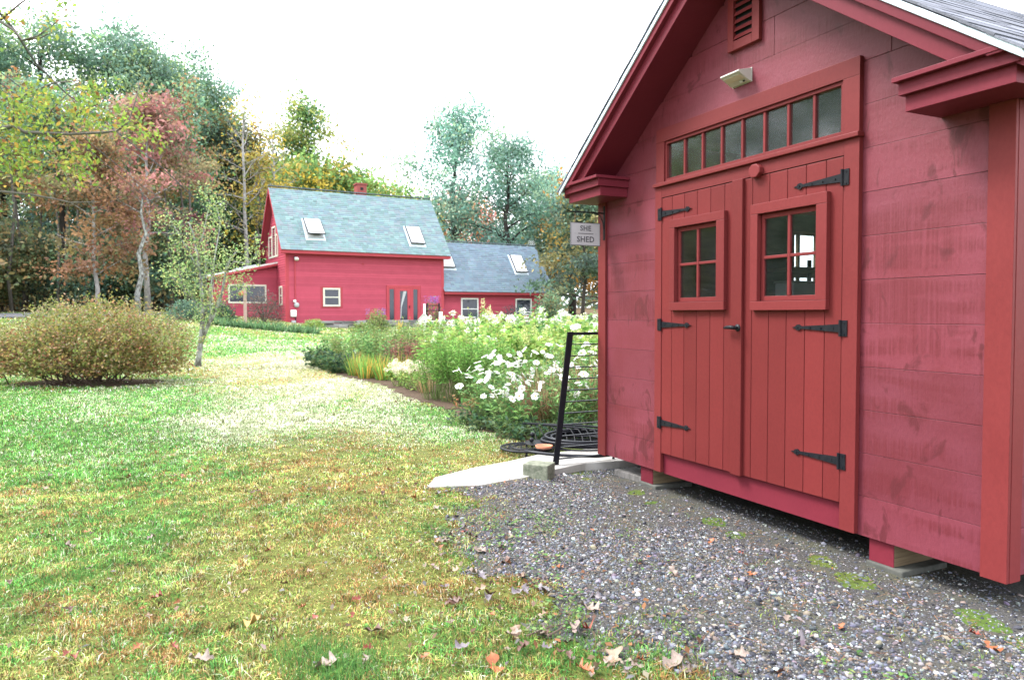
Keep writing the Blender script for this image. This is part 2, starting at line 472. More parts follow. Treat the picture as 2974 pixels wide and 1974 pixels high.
STRAWS = np.array([(0.50, 0.40, 0.19), (0.36, 0.43, 0.11), (0.33, 0.18, 0.075), (0.25, 0.34, 0.085)])
PALES = np.array([(0.62, 0.60, 0.47), (0.52, 0.56, 0.36)])
def grass_col(x, y, r):
    n = len(x)
    g, dr = greenness(x, y), dryness(x, y)
    g = g + 0.9 * (vnoise(x, y, 16, 13) - 0.5) + 0.4 * (vnoise(x, y, 5, 14) - 0.5)
    c = np.where((r.random(n) * 0.7 + 0.15 < g)[:, None], GREENS[r.integers(0, 4, n)], STRAWS[np.where(r.random(n) < sstep(0.5, 0.7, vnoise(x, y, 2.8, 19)) * 0.6, 2, r.integers(0, 4, n))])
    p = r.random(n) < 0.08 + 0.10 * sstep(6, 10, y) + dr * 0.9 * sstep(0.15, 0.5, vnoise(x, y * 0.6, 1.6, 16)) + 0.2 * (vnoise(x, y, 7, 15) - 0.5)
    c[p] = PALES[r.integers(0, 2, p.sum())]
    q = r.random(n) < 0.22 * sstep(16, 6, y)
    c[q] = np.array([(0.085, 0.075, 0.028), (0.06, 0.085, 0.03), (0.12, 0.065, 0.03)])[r.integers(0, 3, q.sum())]
    tb = (0.62 + 0.85 * vnoise(x, y, 13, 17) * (0.6 + 0.8 * vnoise(x, y, 4.5, 18)))[:, None]
    tb = tb * (0.90 + 0.14 * sstep(3.5, 8, y))[:, None]
    return np.clip(c * 1.12 * tb * (1 + r.normal(size=(n, 1)) * 0.28), 0.01, 0.9)
def mean_col(x, y):
    g, dr = greenness(x, y)[:, None], (dryness(x, y) * 0.75)[:, None]
    c = g * GREENS.mean(0) + (1 - g) * STRAWS.mean(0)
    return c * (1 - dr) + PALES.mean(0) * dr

def axis(*seg):
    return np.unique(np.round(np.concatenate([np.arange(a, b, s) for a, b, s in seg]), 4))
gx = axis((-700, -160, 60), (-160, -40, 12), (-40, -12, 1.5), (-12, 8, 0.4), (8, 40, 2), (40, 160, 12), (160, 720, 60))
gy = axis((-400, -40, 40), (-40, 0, 4), (0, 20, 0.4), (20, 44, 1.0), (44, 120, 4), (120, 240, 12), (240, 1000, 60))
X, Y = np.meshgrid(gx, gy)
x, y = X.ravel(), Y.ravel()
V = np.stack([x, y, gz(x, y)], 1)
nx, ny = len(gx), len(gy)
i = (np.arange(ny - 1)[:, None] * nx + np.arange(nx - 1)[None, :]).ravel()
F = np.stack([i, i + 1, i + nx + 1, i + nx], 1)
m, t, b = new_mat('lawn_ground')
a = N(t, 'ShaderNodeAttribute', attribute_name='Col')
c, f = noise_col(t, (0.55, 0.5, 0.45), (1.25, 1.2, 1.15), 30, coords(t), 8, 0.3, 0.7)
mm = N(t, 'ShaderNodeMix', data_type='RGBA', blend_type='MULTIPLY'); mm.inputs[0].default_value = 1
t.links.new(a.outputs['Color'], mm.inputs[6]); t.links.new(c, mm.inputs[7])
t.links.new(mm.outputs[2], b.inputs['Base Color'])
b.inputs['Roughness'].default_value = 0.95; b.inputs['Specular IOR Level'].default_value = 0.1
add_bump(t, b, f, 0.6, 0.03)
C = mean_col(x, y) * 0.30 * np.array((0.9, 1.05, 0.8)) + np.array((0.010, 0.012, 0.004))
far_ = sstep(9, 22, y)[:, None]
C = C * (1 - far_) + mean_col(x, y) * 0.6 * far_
wood = sstep(40, 46, y)[:, None]
C = C * (1 - wood) + np.array((0.10, 0.075, 0.045)) * wood
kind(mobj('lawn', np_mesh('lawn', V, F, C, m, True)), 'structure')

def drape(name, inside, x0, x1, y0, y1, st, lift, mat, zf=None):
    gx, gy = np.arange(x0, x1 + st, st), np.arange(y0, y1 + st, st)
    X, Y = np.meshgrid(gx, gy); x, y = X.ravel(), Y.ravel()
    nx, ny = len(gx), len(gy)
    i = (np.arange(ny - 1)[:, None] * nx + np.arange(nx - 1)[None, :]).ravel()
    cxm, cym = x[i] + st / 2, y[i] + st / 2
    i = i[inside(cxm, cym)]
    F = np.stack([i, i + 1, i + nx + 1, i + nx], 1)
    used, inv = np.unique(F, return_inverse=True)
    V = np.stack([x, y, gz(x, y) + lift], 1)[used]
    return kind(mobj(name, np_mesh(name, V, inv.reshape(F.shape), None, mat, True)), 'structure')
GRAVM, t, b = new_mat('gravel_fines')
c1, f1 = noise_col(t, (0.016, 0.0155, 0.016), (0.10, 0.095, 0.09), 90, coords(t), 8, 0.3, 0.7)
c2, f2 = noise_col(t, (0, 0, 0), (1, 1, 1), 3.1, coords(t), 4, 0.46, 0.78)
m4 = N(t, 'ShaderNodeMix', data_type='RGBA'); m4.inputs[7].default_value = (0.085, 0.088, 0.038, 1)
mu = N(t, 'ShaderNodeMath', operation='MULTIPLY'); mu.inputs[1].default_value = 0.55
t.links.new(c2, mu.inputs[0]); t.links.new(mu.outputs[0], m4.inputs[0]); t.links.new(c1, m4.inputs[6])
t.links.new(m4.outputs[2], b.inputs['Base Color']); b.inputs['Roughness'].default_value = 0.95
b.inputs['Specular IOR Level'].default_value = 0.15
add_bump(t, b, f1, 0.8, 0.012)
drape('gravel_bed', lambda x, y: (gravel_d(x, y) > 0.05), -1.4, 5.6, 1.0, 9.0, 0.035, 0.004, GRAVM)
SOIL = pmat('mulch_soil', (0.055, 0.038, 0.028), (0.10, 0.07, 0.05), 30, 0.95, 0.1, 0, 0.8, (1, 1, 1), 0.02)
drape('garden_soil', lambda x, y: in_poly(x, y, BED) & (gravel_d(x, y) < 0.3), -5.2, 8.2, 7.2, 26.4, 0.2, 0.008, SOIL)
SHRUB_C = (-7.98, 13.75)
def in_mulch(x, y): return ((x - SHRUB_C[0]) / 1.25) ** 2 + ((y - SHRUB_C[1]) / 0.7) ** 2 + (vnoise(x, y, 2.5, 9) - 0.5) * 0.5 < 1
drape('shrub_mulch', in_mulch, -10.6, -4.8, 11.6, 15.8, 0.12, 0.008, SOIL)
ROAD = pmat('asphalt_drive', (0.10, 0.10, 0.115), (0.075, 0.075, 0.085), 40, 0.9, 0.2, 0, 0.3)
drape('driveway', lambda x, y: (np.abs((y - 34) - (x + 24) * 0.12) < 2.6), -60, -16.5, 26, 44, 0.5, 0.05, ROAD)
mb = MB(); mb.prism([tuple(p) for p in SLABP], -0.10, 0.032, 'xy')
o = mb.build('stone_slab', SLAB, None, False, 0.006); kind(o, 'structure')

def clear(x, y):
    """True where lawn grass may stand"""
    u, w = to_sh(x, y)
    k = ~in_poly(x, y, BED) & ~in_poly(x, y, SLABP)
    k &= ~((u > -0.1) & (u < 3.7) & (w > -0.12))
    return k
# ---- grass blades
def blades(x, y, h, wd, col, r, lean=0.55, z0=0.0):
    n = len(x)
    P = np.stack([x, y, gz(x, y) + z0 - 0.004], 1)
    an = r.random(n) * 2 * np.pi
    ln = np.abs(r.normal(size=n)) * lean
    d = np.stack([np.cos(an), np.sin(an), np.zeros(n)], 1)
    sa = r.random(n) * 2 * np.pi
    s = np.stack([np.cos(sa), np.sin(sa), np.zeros(n)], 1) * wd[:, None] * 0.5
    up = np.array([0, 0, 1.0])
    hh = h[:, None]; l = ln[:, None]
    mid = P + up * hh * 0.55 + d * hh * 0.28 * l
    tip = P + up * hh * np.clip(1.0 - 0.35 * l, 0.15, 1) + d * hh * 0.95 * l
    V = np.stack([P - s, P + s, mid + s * 0.75, mid - s * 0.75, tip], 1).reshape(-1, 3)
    base = np.arange(n)[:, None] * 5
    F = np.concatenate([base + np.array([0, 1, 2]), base + np.array([0, 2, 3]), base + np.array([3, 2, 4])], 1).reshape(-1, 3)
    return V, F, np.repeat(col, 5, 0)
r = np.random.default_rng(21)
parts = []
for (y0, y1, den, h0, w0) in ((2.2, 3.4, 16000, 0.034, 0.0042), (3.4, 4.4, 14000, 0.034, 0.0046), (4.4, 5.6, 10500, 0.034, 0.0052), (5.6, 7.0, 7500, 0.034, 0.0064), (7.0, 9, 3600, 0.033, 0.0078), (9, 12, 2000, 0.035, 0.0105), (12, 16, 1000, 0.037, 0.0155), (16, 23, 420, 0.042, 0.025), (23, 41, 100, 0.05, 0.05)):
    xa, xb = -0.76 * y1 - 0.8, 1.6 if y1 < 8 else 0.2
    if y0 >= 15: xb = -1.0
    n = int((xb - xa) * (y1 - y0) * den)
    x = r.uniform(xa, xb, n); y = r.uniform(y0, y1, n)
    k = clear(x, y) & (x > -0.76 * y - 0.8)
    gd = gravel_d(x, y)
    k &= r.random(n) > sstep(-0.05, 0.40, gd) * np.where(gd > 0.4, 1.0, 0.93)
    k &= r.random(n) > 0.9 * in_mulch(x, y)
    tuft = vnoise(x, y, 9, 31)
    k &= r.random(n) < 0.38 + 1.0 * tuft
    x, y = x[k], y[k]
    g = greenness(x, y)
    h = h0 * 1.1 * (0.5 + 0.8 * r.random(len(x))) * (0.75 + 0.5 * g) * (0.35 + 1.3 * tuft[k] * vnoise(x, y, 22, 32) ** 0.5)
    w = w0 * (0.7 + 0.6 * r.random(len(x)))
    parts.append(blades(x, y, h, w, grass_col(x, y, r), r, 1.15))
# weeds straggling over the gravel edge
n = 110000
x = r.uniform(-1.2, 3.2, n); y = r.uniform(2.1, 6.6, n)
gd = gravel_d(x, y)
pt = sstep(0.42, 0.66, vnoise(x, y, 2.6, 41)) * sstep(0.4, 0.7, vnoise(x, y, 9, 42))
k = clear(x, y) & (gd > -0.1) & (r.random(n) < pt * (0.10 + 1.0 * sstep(1.2, 0.0, gd)) * (0.3 + 0.9 * sstep(5.0, 3.2, y)))
x, y = x[k], y[k]
wc = pal(len(x), [(0.13, 0.24, 0.05), (0.20, 0.28, 0.06), (0.09, 0.18, 0.05), (0.25, 0.26, 0.08)], None, 0.2, r)
parts.append(blades(x, y, 0.014 + 0.024 * r.random(len(x)), np.full(len(x), 0.005), wc, r, 1.0))
# a few long tufts in the lawn
for px, py, nn, hh in ((1000, 1950, 900, 0.07), (900, 1900, 500, 0.06), (1240, 1540, 260, 0.05), (470, 1560, 400, 0.055), (200, 1680, 400, 0.055), (1330, 1620, 160, 0.045), (1500, 1905, 260, 0.05), (1900, 1920, 380, 0.05), (1700, 1880, 300, 0.045), (60, 1400, 300, 0.05)):
    q = ground(px, py)
    x = q[0] + r.normal(size=nn) * 0.09; y = q[1] + r.normal(size=nn) * 0.09
    parts.append(blades(x, y, hh * (0.5 + 0.6 * r.random(nn)), np.full(nn, 0.004), pal(nn, [(0.09, 0.22, 0.05), (0.14, 0.27, 0.07), (0.07, 0.17, 0.05)], None, 0.15, r), r, 0.8))
Vs, Fs, Cs, o_ = [], [], [], 0
for V, F, C in parts:
    Vs.append(V); Fs.append(F + o_); Cs.append(C); o_ += len(V)
gr = mobj('lawn_grass', np_mesh('lawn_grass', np.concatenate(Vs), np.concatenate(Fs), np.concatenate(Cs), BLADE))
kind(gr, 'stuff'); tag(gr, 'short autumn lawn grass, green mixed with straw-coloured patches', 'grass')

# ---- pebbles
OCT = np.array([(1, 0, 0), (-1, 0, 0), (0, 1, 0), (0, -1, 0), (0, 0, 1), (0, 0, -1)], float)
OCTF = np.array([(0, 2, 4), (2, 1, 4), (1, 3, 4), (3, 0, 4), (2, 0, 5), (1, 2, 5), (3, 1, 5), (0, 3, 5)])
ph = (1 + 5 ** 0.5) / 2
ICO = np.array([(-1, ph, 0), (1, ph, 0), (-1, -ph, 0), (1, -ph, 0), (0, -1, ph), (0, 1, ph), (0, -1, -ph), (0, 1, -ph), (ph, 0, -1), (ph, 0, 1), (-ph, 0, -1), (-ph, 0, 1)]) / math.hypot(1, ph)
ICOF = np.array([(0, 11, 5), (0, 5, 1), (0, 1, 7), (0, 7, 10), (0, 10, 11), (1, 5, 9), (5, 11, 4), (11, 10, 2), (10, 7, 6), (7, 1, 8), (3, 9, 4), (3, 4, 2), (3, 2, 6), (3, 6, 8), (3, 8, 9), (4, 9, 5), (2, 4, 11), (6, 2, 10), (8, 6, 7), (9, 8, 1)])
def pebbles(x, y, rad, r, B, BF):
    n, k = len(x), len(B)
    V = B[None] * (1 + r.normal(size=(n, k, 1)) * 0.16)
    V = V * np.stack([np.ones(n), r.uniform(0.6, 0.95, n), r.uniform(0.4, 0.75, n)], 1)[:, None, :] * rad[:, None, None]
    an = r.random(n) * 2 * np.pi; c, s = np.cos(an)[:, None], np.sin(an)[:, None]
    tl = r.normal(size=n)[:, None] * 0.25
    V = np.stack([V[..., 0] * c - V[..., 1] * s, V[..., 0] * s + V[..., 1] * c, V[..., 2] + V[..., 0] * tl], -1)
    V += np.stack([x, y, gz(x, y) + 0.004 + rad * 0.10], 1)[:, None, :]
    F = BF[None] + (np.arange(n) * k)[:, None, None]
    col = pal(n, [(0.10, 0.105, 0.13), (0.06, 0.064, 0.078), (0.022, 0.023, 0.03), (0.36, 0.37, 0.385), (0.20, 0.195, 0.19), (0.15, 0.12, 0.095), (0.15, 0.157, 0.185)], (3.4, 4, 2.6, 0.9, 2.2, 2.2, 2.2), 0.22, r)
    return V.reshape(-1, 3), F.reshape(-1, 3), np.repeat(col, k, 0)
r = np.random.default_rng(33)
n = 520000
y = 2.0 + 5.4 * r.random(n) ** 1.25; x = r.uniform(-1.2, 5.0, n)
u, w = to_sh(x, y); gd = gravel_d(x, y)
k = (gd > -0.02) & ~in_poly(x, y, SLABP) & (x < 0.78 * y + 0.5) & ~((w > 0.35) & (u > 0.3)) & (u < 6) & ~in_poly(x, y, BED)
silt = sstep(-0.75, -0.15, w) * (u > 0.2) * (u < 3.7)
moss = sstep(0.55, 0.75, vnoise(x, y, 2.6, 41)) * 0.5
k &= r.random(n) < (0.28 + 0.72 * sstep(-0.02, 0.5, gd)) * (1 - 0.72 * silt) * (1 - moss)
x, y, gd = x[k], y[k], gd[k]
k = r.random(len(x)) < np.clip(0.62 * (0.85 + 0.25 * (y < 4.5)), 0, 1); x, y = x[k], y[k]
rad = np.clip(r.lognormal(math.log(0.0053), 0.45, len(x)), 0.0026, 0.02)
big = rad > 0.0105
P1 = pebbles(x[big], y[big], rad[big], r, ICO, ICOF)
P2 = pebbles(x[~big], y[~big], rad[~big], r, OCT, OCTF)
pe = mobj('gravel_stones', np_mesh('gravel_stones', np.concatenate([P1[0], P2[0]]), np.concatenate([P1[1], P2[1] + len(P1[0])]), np.concatenate([P1[2], P2[2]]), STONE))
kind(pe, 'stuff'); tag(pe, 'loose blue-grey and white gravel in front of the shed', 'gravel')
print('PEBBLES', len(x), big.sum(), 'BLADES', sum(len(p[0]) // 5 for p in parts))
# ---- clover and small litter along the edge of the gravel
n = 26000
x = r.uniform(-1.6, 2.4, n); y = r.uniform(2.1, 6.2, n); gd = gravel_d(x, y)
edge = np.exp(-((gd - 0.25) / 0.55) ** 2) * sstep(6.2, 4.2, y)
k = clear(x, y) & (r.random(n) < edge * sstep(0.45, 0.68, vnoise(x, y, 3.4, 61)) * sstep(0.3, 0.6, vnoise(x, y, 14, 62)) * 1.6)
x, y = x[k], y[k]; n = len(x)
P = np.stack([x, y, gz(x, y) + 0.010 + 0.022 * r.random(n)], 1)
a = r.random(n) * 6.28
o = leaf_obj('clover', P, r.uniform(0.012, 0.026, n), pal(n, [(0.12, 0.23, 0.07), (0.17, 0.28, 0.09), (0.08, 0.16, 0.055), (0.23, 0.29, 0.11)], None, 0.22, r), None, LEAF, up=2.5, asp=0.9, dirs=np.stack([np.cos(a), np.sin(a), np.zeros(n)], 1), r=r)
kind(o, 'stuff'); tag(o, 'low clover and weeds creeping over the gravel edge', 'weeds')
n = 5200
x = r.uniform(-2.2, 3.4, n); y = r.uniform(2.1, 6.4, n); gd = gravel_d(x, y)
edge = np.exp(-((gd - 0.2) / 0.6) ** 2) + 0.10
k = clear(x, y) & (r.random(n) < edge * (0.3 + 0.7 * sstep(5.5, 3.4, y)))
x, y = x[k], y[k]; n = len(x)
P = np.stack([x, y, gz(x, y) + 0.016 + 0.01 * r.random(n)], 1); a = r.random(n) * 6.28
o = leaf_obj('leaf_litter', P, r.uniform(0.012, 0.045, n), pal(n, [(0.30, 0.24, 0.20), (0.20, 0.14, 0.10), (0.12, 0.07, 0.05), (0.26, 0.12, 0.06), (0.16, 0.14, 0.15), (0.36, 0.30, 0.24)], None, 0.2, r), None, LEAF, up=1.6, asp=0.6, dirs=np.stack([np.cos(a), np.sin(a), r.normal(size=n) * 0.25], 1), r=r)
kind(o, 'stuff'); tag(o, 'crumbled brown leaf litter along the gravel edge', 'leaf litter')
# ---- pine needles
n = 2600
x = r.uniform(-0.8, 4.2, n); y = r.uniform(2.2, 6.3, n)
k = (gravel_d(x, y) > -0.1) & (to_sh(x, y)[1] < -0.02) & ~in_poly(x, y, SLABP) & (vnoise(x, y, 1.7, 55) > 0.42)
x, y = x[k], y[k]; n = len(x)
an = r.random(n) * np.pi; L = r.uniform(0.03, 0.075, n)
d = np.stack([np.cos(an), np.sin(an), r.normal(size=n) * 0.06], 1) * L[:, None]
s = np.stack([-np.sin(an), np.cos(an), np.zeros(n)], 1) * 0.0011
P = np.stack([x, y, gz(x, y) + 0.015], 1)
V = np.stack([P - s, P + s, P + d + s, P + d - s], 1).reshape(-1, 3)
pn = mobj('pine_needles', np_mesh('pine_needles', V, np.arange(4 * n).reshape(n, 4), np.repeat(pal(n, [(0.30, 0.13, 0.05), (0.36, 0.19, 0.09), (0.22, 0.10, 0.05)], None, 0.15, r), 4, 0), BLADE))
kind(pn, 'stuff'); tag(pn, 'dry orange pine needles strewn over the gravel', 'needles')

# ------------------------------------------------------------------ the shed (local u, w, z)
SHED = thing('garden_shed', 'dark red board garden shed with double plank doors on the gravel', 'shed', (SO[0], SO[1], 0), math.atan2(SU[1], SU[0]))
AP, SLP, MID = 3.73, 0.728, 1.80
def zs(u): return AP - SLP * abs(u - MID)
def mir(poly): return [(2 * MID - a, b) for a, b in poly][::-1]
def clip_top(u0, u1, z0, z1):
    """board face clipped by the sloping soffit"""
    pts = [(u0, z0), (u1, z0)]
    top = []
    us = sorted({u1, u0, *( [MID] if u0 < MID < u1 else []), *[c for c in (MID + (AP - z1) / SLP, MID - (AP - z1) / SLP) if u0 < c < u1]}, reverse=True)
    for a in us: top.append((a, min(z1, zs(a))))
    return pts + top
mb = MB()
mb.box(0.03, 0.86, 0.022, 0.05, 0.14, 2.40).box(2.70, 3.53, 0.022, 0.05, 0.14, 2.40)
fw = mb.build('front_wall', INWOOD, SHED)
zb = [0.128, 0.357] + [0.603 + 0.2455 * k for k in range(14)]
for k in range(len(zb) - 1):
    z0, z1 = zb[k] + 0.0008, zb[k + 1] - 0.0008
    if z0 < 2.80: segs = [(0.018, 0.90), (2.66, 3.525)]
    else: segs = [(0.02, 1.30), (1.302, 2.895), (2.898, 3.53)] if k % 2 else [(0.02, 2.05), (2.053, 3.53)]
    if k == 11: segs = [(0.02, 2.896), (2.899, 3.53)]
    for a, b_ in segs:
        while zs(a) <= z0 + 0.01 and a < MID: a += 0.02
        while zs(b_) <= z0 + 0.01 and b_ > MID: b_ -= 0.02
        if b_ - a < 0.05: continue
        pr = random.uniform(0, 0.0025)
        MB().prism(clip_top(a, b_, z0, z1), -pr, 0.021, 'xz').build('siding_board', WALLRED, fw, False, 0.0014)
# corner boards
for nm, b in (('corner_board', (-0.018, 0.102, -0.022, -0.002, 0.121, 2.383)), ('corner_board', (3.435, 3.560, -0.022, -0.002, 0.119, 2.383)),
              ('corner_board', (3.5405, 3.562, 0.0, 0.085, 0.119, 2.383)), ('corner_board', (-0.020, 0.0015, 0.0, 0.085, 0.121, 2.383))):
    MB().box(*b).build(nm, TRIMRED, SHED, False, 0.002)
# side walls
SD = 3.6
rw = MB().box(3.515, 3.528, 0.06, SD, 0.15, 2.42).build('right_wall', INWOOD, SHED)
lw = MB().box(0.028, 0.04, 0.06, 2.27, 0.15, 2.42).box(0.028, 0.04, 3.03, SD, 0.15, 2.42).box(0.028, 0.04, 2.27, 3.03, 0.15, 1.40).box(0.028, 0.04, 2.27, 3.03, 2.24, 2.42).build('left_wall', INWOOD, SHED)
for k in range(9):
    z0, z1 = zb[k] + 0.002 + 0.012, min(zb[k + 1] - 0.002 + 0.012, 2.385)
    MB().box(3.529, 3.552, 0.086, SD, z0, z1).build('siding_board', WALLRED, rw, False, 0.0015)
    for a, b_ in (((0.086, SD),) if z1 < 1.40 or z0 > 2.24 else ((0.086, 2.28), (3.02, SD))):
        MB().box(0.0, 0.026, a, b_, z0, z1).build('siding_board', WALLRED, lw, False, 0.0015)
# window in the left wall, seen through the door panes
sw = MB().box(-0.02, 0.06, 2.27, 2.31, 1.40, 2.24).box(-0.02, 0.06, 2.99, 3.03, 1.40, 2.24).box(-0.02, 0.06, 2.311, 2.989, 1.40, 1.43).box(-0.02, 0.06, 2.311, 2.989, 2.21, 2.24).build('side_window', RAWWOOD, SHED)
MB().box(0.0, 0.045, 2.3115, 2.9885, 1.765, 1.825).box(0.005, 0.04, 2.385, 2.41, 1.431, 1.764).box(0.005, 0.04, 2.385, 2.41, 1.826, 2.209).box(0.005, 0.04, 2.64, 2.665, 1.431, 1.764).box(0.005, 0.04, 2.64, 2.665, 1.826, 2.209).build('muntin', RAWWOOD, sw)
MB().box(0.018, 0.022, 2.3115, 2.9885, 1.4305, 1.7645).box(0.018, 0.022, 2.3115, 2.9885, 1.8255, 2.2095).build('pane', DUSTY, sw)
MB().prism([(0.02, 0.15), (3.53, 0.15), (3.53, 2.43), (MID, 3.70), (0.02, 2.43)], SD + 0.001, SD + 0.04, 'xz').build('back_wall', WALLRED, SHED)
MB().box(0.04, 3.51, 0.06, SD - 0.01, 0.142, 0.175).build('floor', RAWWOOD, SHED)
for w0 in (0.45, SD - 0.1): MB().box(0.10, 3.44, w0, w0 + 0.05, 0.06, 0.1415).build('rim_joist', RAWWOOD, SHED)
# shelf unit inside
shf = thing('storage_shelf', 'black slotted steel shelf unit inside the shed, behind the door panes', 'shelf', (*sh_w(0.30, 2.0), 0.175), math.atan2(SU[1], SU[0]))
for a, b_ in ((0.0, 0.0), (0.35, 0.0), (0.0, 0.26), (0.35, 0.26)):
    MB().box(a - 0.015, a + 0.015, b_ - 0.015, b_ + 0.015, 0, 1.75).build('upright', IRON, shf)
for zz in (0.4, 0.9, 1.335, 1.62): MB().box(0.0, 0.35, -0.3, 0.28, zz, zz + 0.03).build('shelf_board', RAWWOOD if zz > 1.5 else IRON, shf)
bxo = thing('stand_in_box', 'small white box added on the shelf inside the shed in place of a small window', 'box', (*sh_w(0.33, 1.80), 0.175 + 1.366), math.atan2(SU[1], SU[0]))  # added box, standing in for a small bright window beyond the panes
MB().box(0.02, 0.25, -0.05, 0.28, 0, 0.14).build('body', WHITE, bxo, False, 0.01)
MB().box(0.01, 0.26, -0.06, 0.29, 0.1405, 0.16).build('lid', METALGREY, bxo, False, 0.006)

# casings round doors and transom
def cas(b, nm='casing', m=TRIMRED, par=SHED, bev=0.002): return MB().box(*b).build(nm, m, par, False, bev)
cas((0.845, 0.928, -0.035, -0.003, 0.137, 2.388)); cas((2.627, 2.730, -0.035, -0.003, 0.136, 2.388))
cas((0.855, 0.955, -0.035, -0.003, 2.4185, 2.7345)); cas((2.613, 2.727, -0.035, -0.003, 2.4185, 2.7345))
cas((0.855, 2.727, -0.035, -0.003, 2.735, 2.840), 'head_casing')
cas((0.929, 2.626, -0.034, -0.003, 2.303, 2.388), 'header_board')
cas((0.838, 2.738, -0.058, -0.003, 2.389, 2.417), 'transom_sill', TRIMRED, SHED, 0.004)
tr = MB().box(0.956, 2.612, -0.022, 0.03, 2.418, 2.446).box(0.956, 2.612, -0.022, 0.03, 2.712, 2.7345).box(0.956, 0.974, -0.022, 0.03, 2.4465, 2.7115).box(2.592, 2.612, -0.022, 0.03, 2.4465, 2.7115).build('transom_window', TRIMRED, SHED, False, 0.002)
mu_ = [0.974 + (2.592 - 0.974) * k / 8 for k in range(9)]
for k in range(1, 8): MB().box(mu_[k] - 0.010, mu_[k] + 0.010, -0.014, 0.018, 2.4465, 2.7115).build('muntin', TRIMRED, tr, False, 0.003)
for k in range(8): MB().box(mu_[k] + (0.0105 if k else 0.0005), mu_[k + 1] - (0.0105 if k < 7 else 0.0005), 0.0, 0.004, 2.447, 2.711).build('pane', DUSTY, tr)
MB().box(0.80, 2.80, 0.06, 2.4, 2.75, 2.77).build('loft_floor', INWOOD, SHED)
cas((0.925, 2.630, 0.0, 0.028, 0.124, 0.287), 'door_sill_board', EAVERED)

def hinge(par, u, zc, sgn):
    """strap hinge; sgn +1 strap runs to the right"""
    X = lambda d: u + sgn * d
    mb = MB()
    mb.box(min(X(-0.045), X(-0.006)), max(X(-0.045), X(-0.006)), -0.041, -0.0355, zc - 0.046, zc + 0.046)
    mb.tube([(u, -0.044, zc - 0.048), (u, -0.044, zc + 0.048)], 0.0075, 10)
    strap = [(X(0.007), zc - 0.024), (X(0.29), zc - 0.008), (X(0.305), zc - 0.019), (X(0.325), zc - 0.016), (X(0.335), zc - 0.005), (X(0.362), zc), (X(0.335), zc + 0.005), (X(0.325), zc + 0.016), (X(0.305), zc + 0.019), (X(0.29), zc + 0.008), (X(0.007), zc + 0.024)]
    if sgn < 0: strap = strap[::-1]
    mb.prism(strap, -0.041, -0.0335, 'xz')
    for d in (0.05, 0.14, 0.22, 0.315): mb.tube([(X(d), -0.0455, zc), (X(d), -0.0405, zc)], 0.006, 8)
    for dz in (-0.033, 0.033): mb.tube([(X(-0.027), -0.0445, zc + dz), (X(-0.027), -0.0405, zc + dz)], 0.005, 8)
    return mb.build('hinge', IRON, par)
def leaf_door(edges, win, lab):
    u0, u1 = edges[0], edges[-1]
    (wa, wb, za, zc_), (oa, ob, oza, ozb) = win
    door = MB().box(u0 + 0.002, wa, -0.012, 0.004, 0.294, 2.296).box(wb, u1 - 0.002, -0.012, 0.004, 0.294, 2.296).box(wa, wb, -0.012, 0.004, 0.294, za).box(wa, wb, -0.012, 0.004, zc_, 2.296).build('door', DOORRED, SHED)
    door['label'] = lab
    for a, b_ in zip(edges[:-1], edges[1:]):
        a2, b2 = a + 0.0018, b_ - 0.0018
        if b_ <= wa + 0.02 or a >= wb - 0.02: rs = [(a2, b2, 0.292, 2.298)]
        else:
            rs = [(a2, b2, 0.292, za - 0.03), (a2, b2, zc_ + 0.03, 2.298)]
            if a < wa: rs.append((a2, wa - 0.004, za - 0.0295, zc_ + 0.0295))
            if b_ > wb: rs.append((wb + 0.004, b2, za - 0.0295, zc_ + 0.0295))
        for q in rs: MB().box(q[0], q[1], -0.032, -0.0125, q[2], q[3]).build('plank', DOORRED, door, False, 0.0035)
    fr = MB()
    fr.box(oa, ob, -0.066, -0.0325, zc_ + 0.001, ozb).box(oa, ob, -0.066, -0.0325, oza, za - 0.001)
    fr.box(oa, wa, -0.0655, -0.0325, za - 0.0005, zc_ + 0.0005).box(wb, ob, -0.0655, -0.0325, za - 0.0005, zc_ + 0.0005)
    fr.build('window_frame', TRIMRED, door, False, 0.0025)
    sa = MB()
    sa.box(wa + 0.001, wa + 0.028, -0.03, -0.013, za + 0.001, zc_ - 0.001).box(wb - 0.028, wb - 0.001, -0.03, -0.013, za + 0.001, zc_ - 0.001)
    sa.box(wa + 0.0285, wb - 0.0285, -0.03, -0.013, za + 0.001, za + 0.032).box(wa + 0.0285, wb - 0.0285, -0.03, -0.013, zc_ - 0.032, zc_ - 0.001)
    sa.build('sash', TRIMRED, door, False, 0.002)
    um, zm = (wa + wb) / 2, (za + zc_) / 2
    MB().box(um - 0.011, um + 0.011, -0.034, -0.014, za + 0.0325, zc_ - 0.0325).build('muntin', TRIMRED, door, False, 0.003)
    for a, b_ in ((wa + 0.0285, um - 0.0115), (um + 0.0115, wb - 0.0285)):
        MB().box(a, b_, -0.0335, -0.0145, zm - 0.010, zm + 0.010).build('muntin', TRIMRED, door, False, 0.003)
        for c, d in ((za + 0.0325, zm - 0.0105), (zm + 0.0105, zc_ - 0.0325)):
            MB().box(a + 0.0003, b_ - 0.0003, -0.021, -0.018, c, d).build('pane', PANE, door)
    return door
dl = leaf_door([0.931, 1.057, 1.204, 1.349, 1.494, 1.639, 1.786], ((1.125, 1.590, 1.484, 2.048), (1.068, 1.672, 1.421, 2.111)), 'red plank door leaf carrying the handle and centre strip')
MB().box(1.735, 1.836, -0.056, -0.0325, 0.288, 2.302).build('centre_strip', DOORRED, dl, False, 0.003)
dr_ = leaf_door([1.790, 1.906, 2.057, 2.206, 2.354, 2.502, 2.624], ((1.985, 2.459, 1.477, 2.044), (1.922, 2.538, 1.417, 2.111)), 'red plank door leaf with shelf visible through its panes')
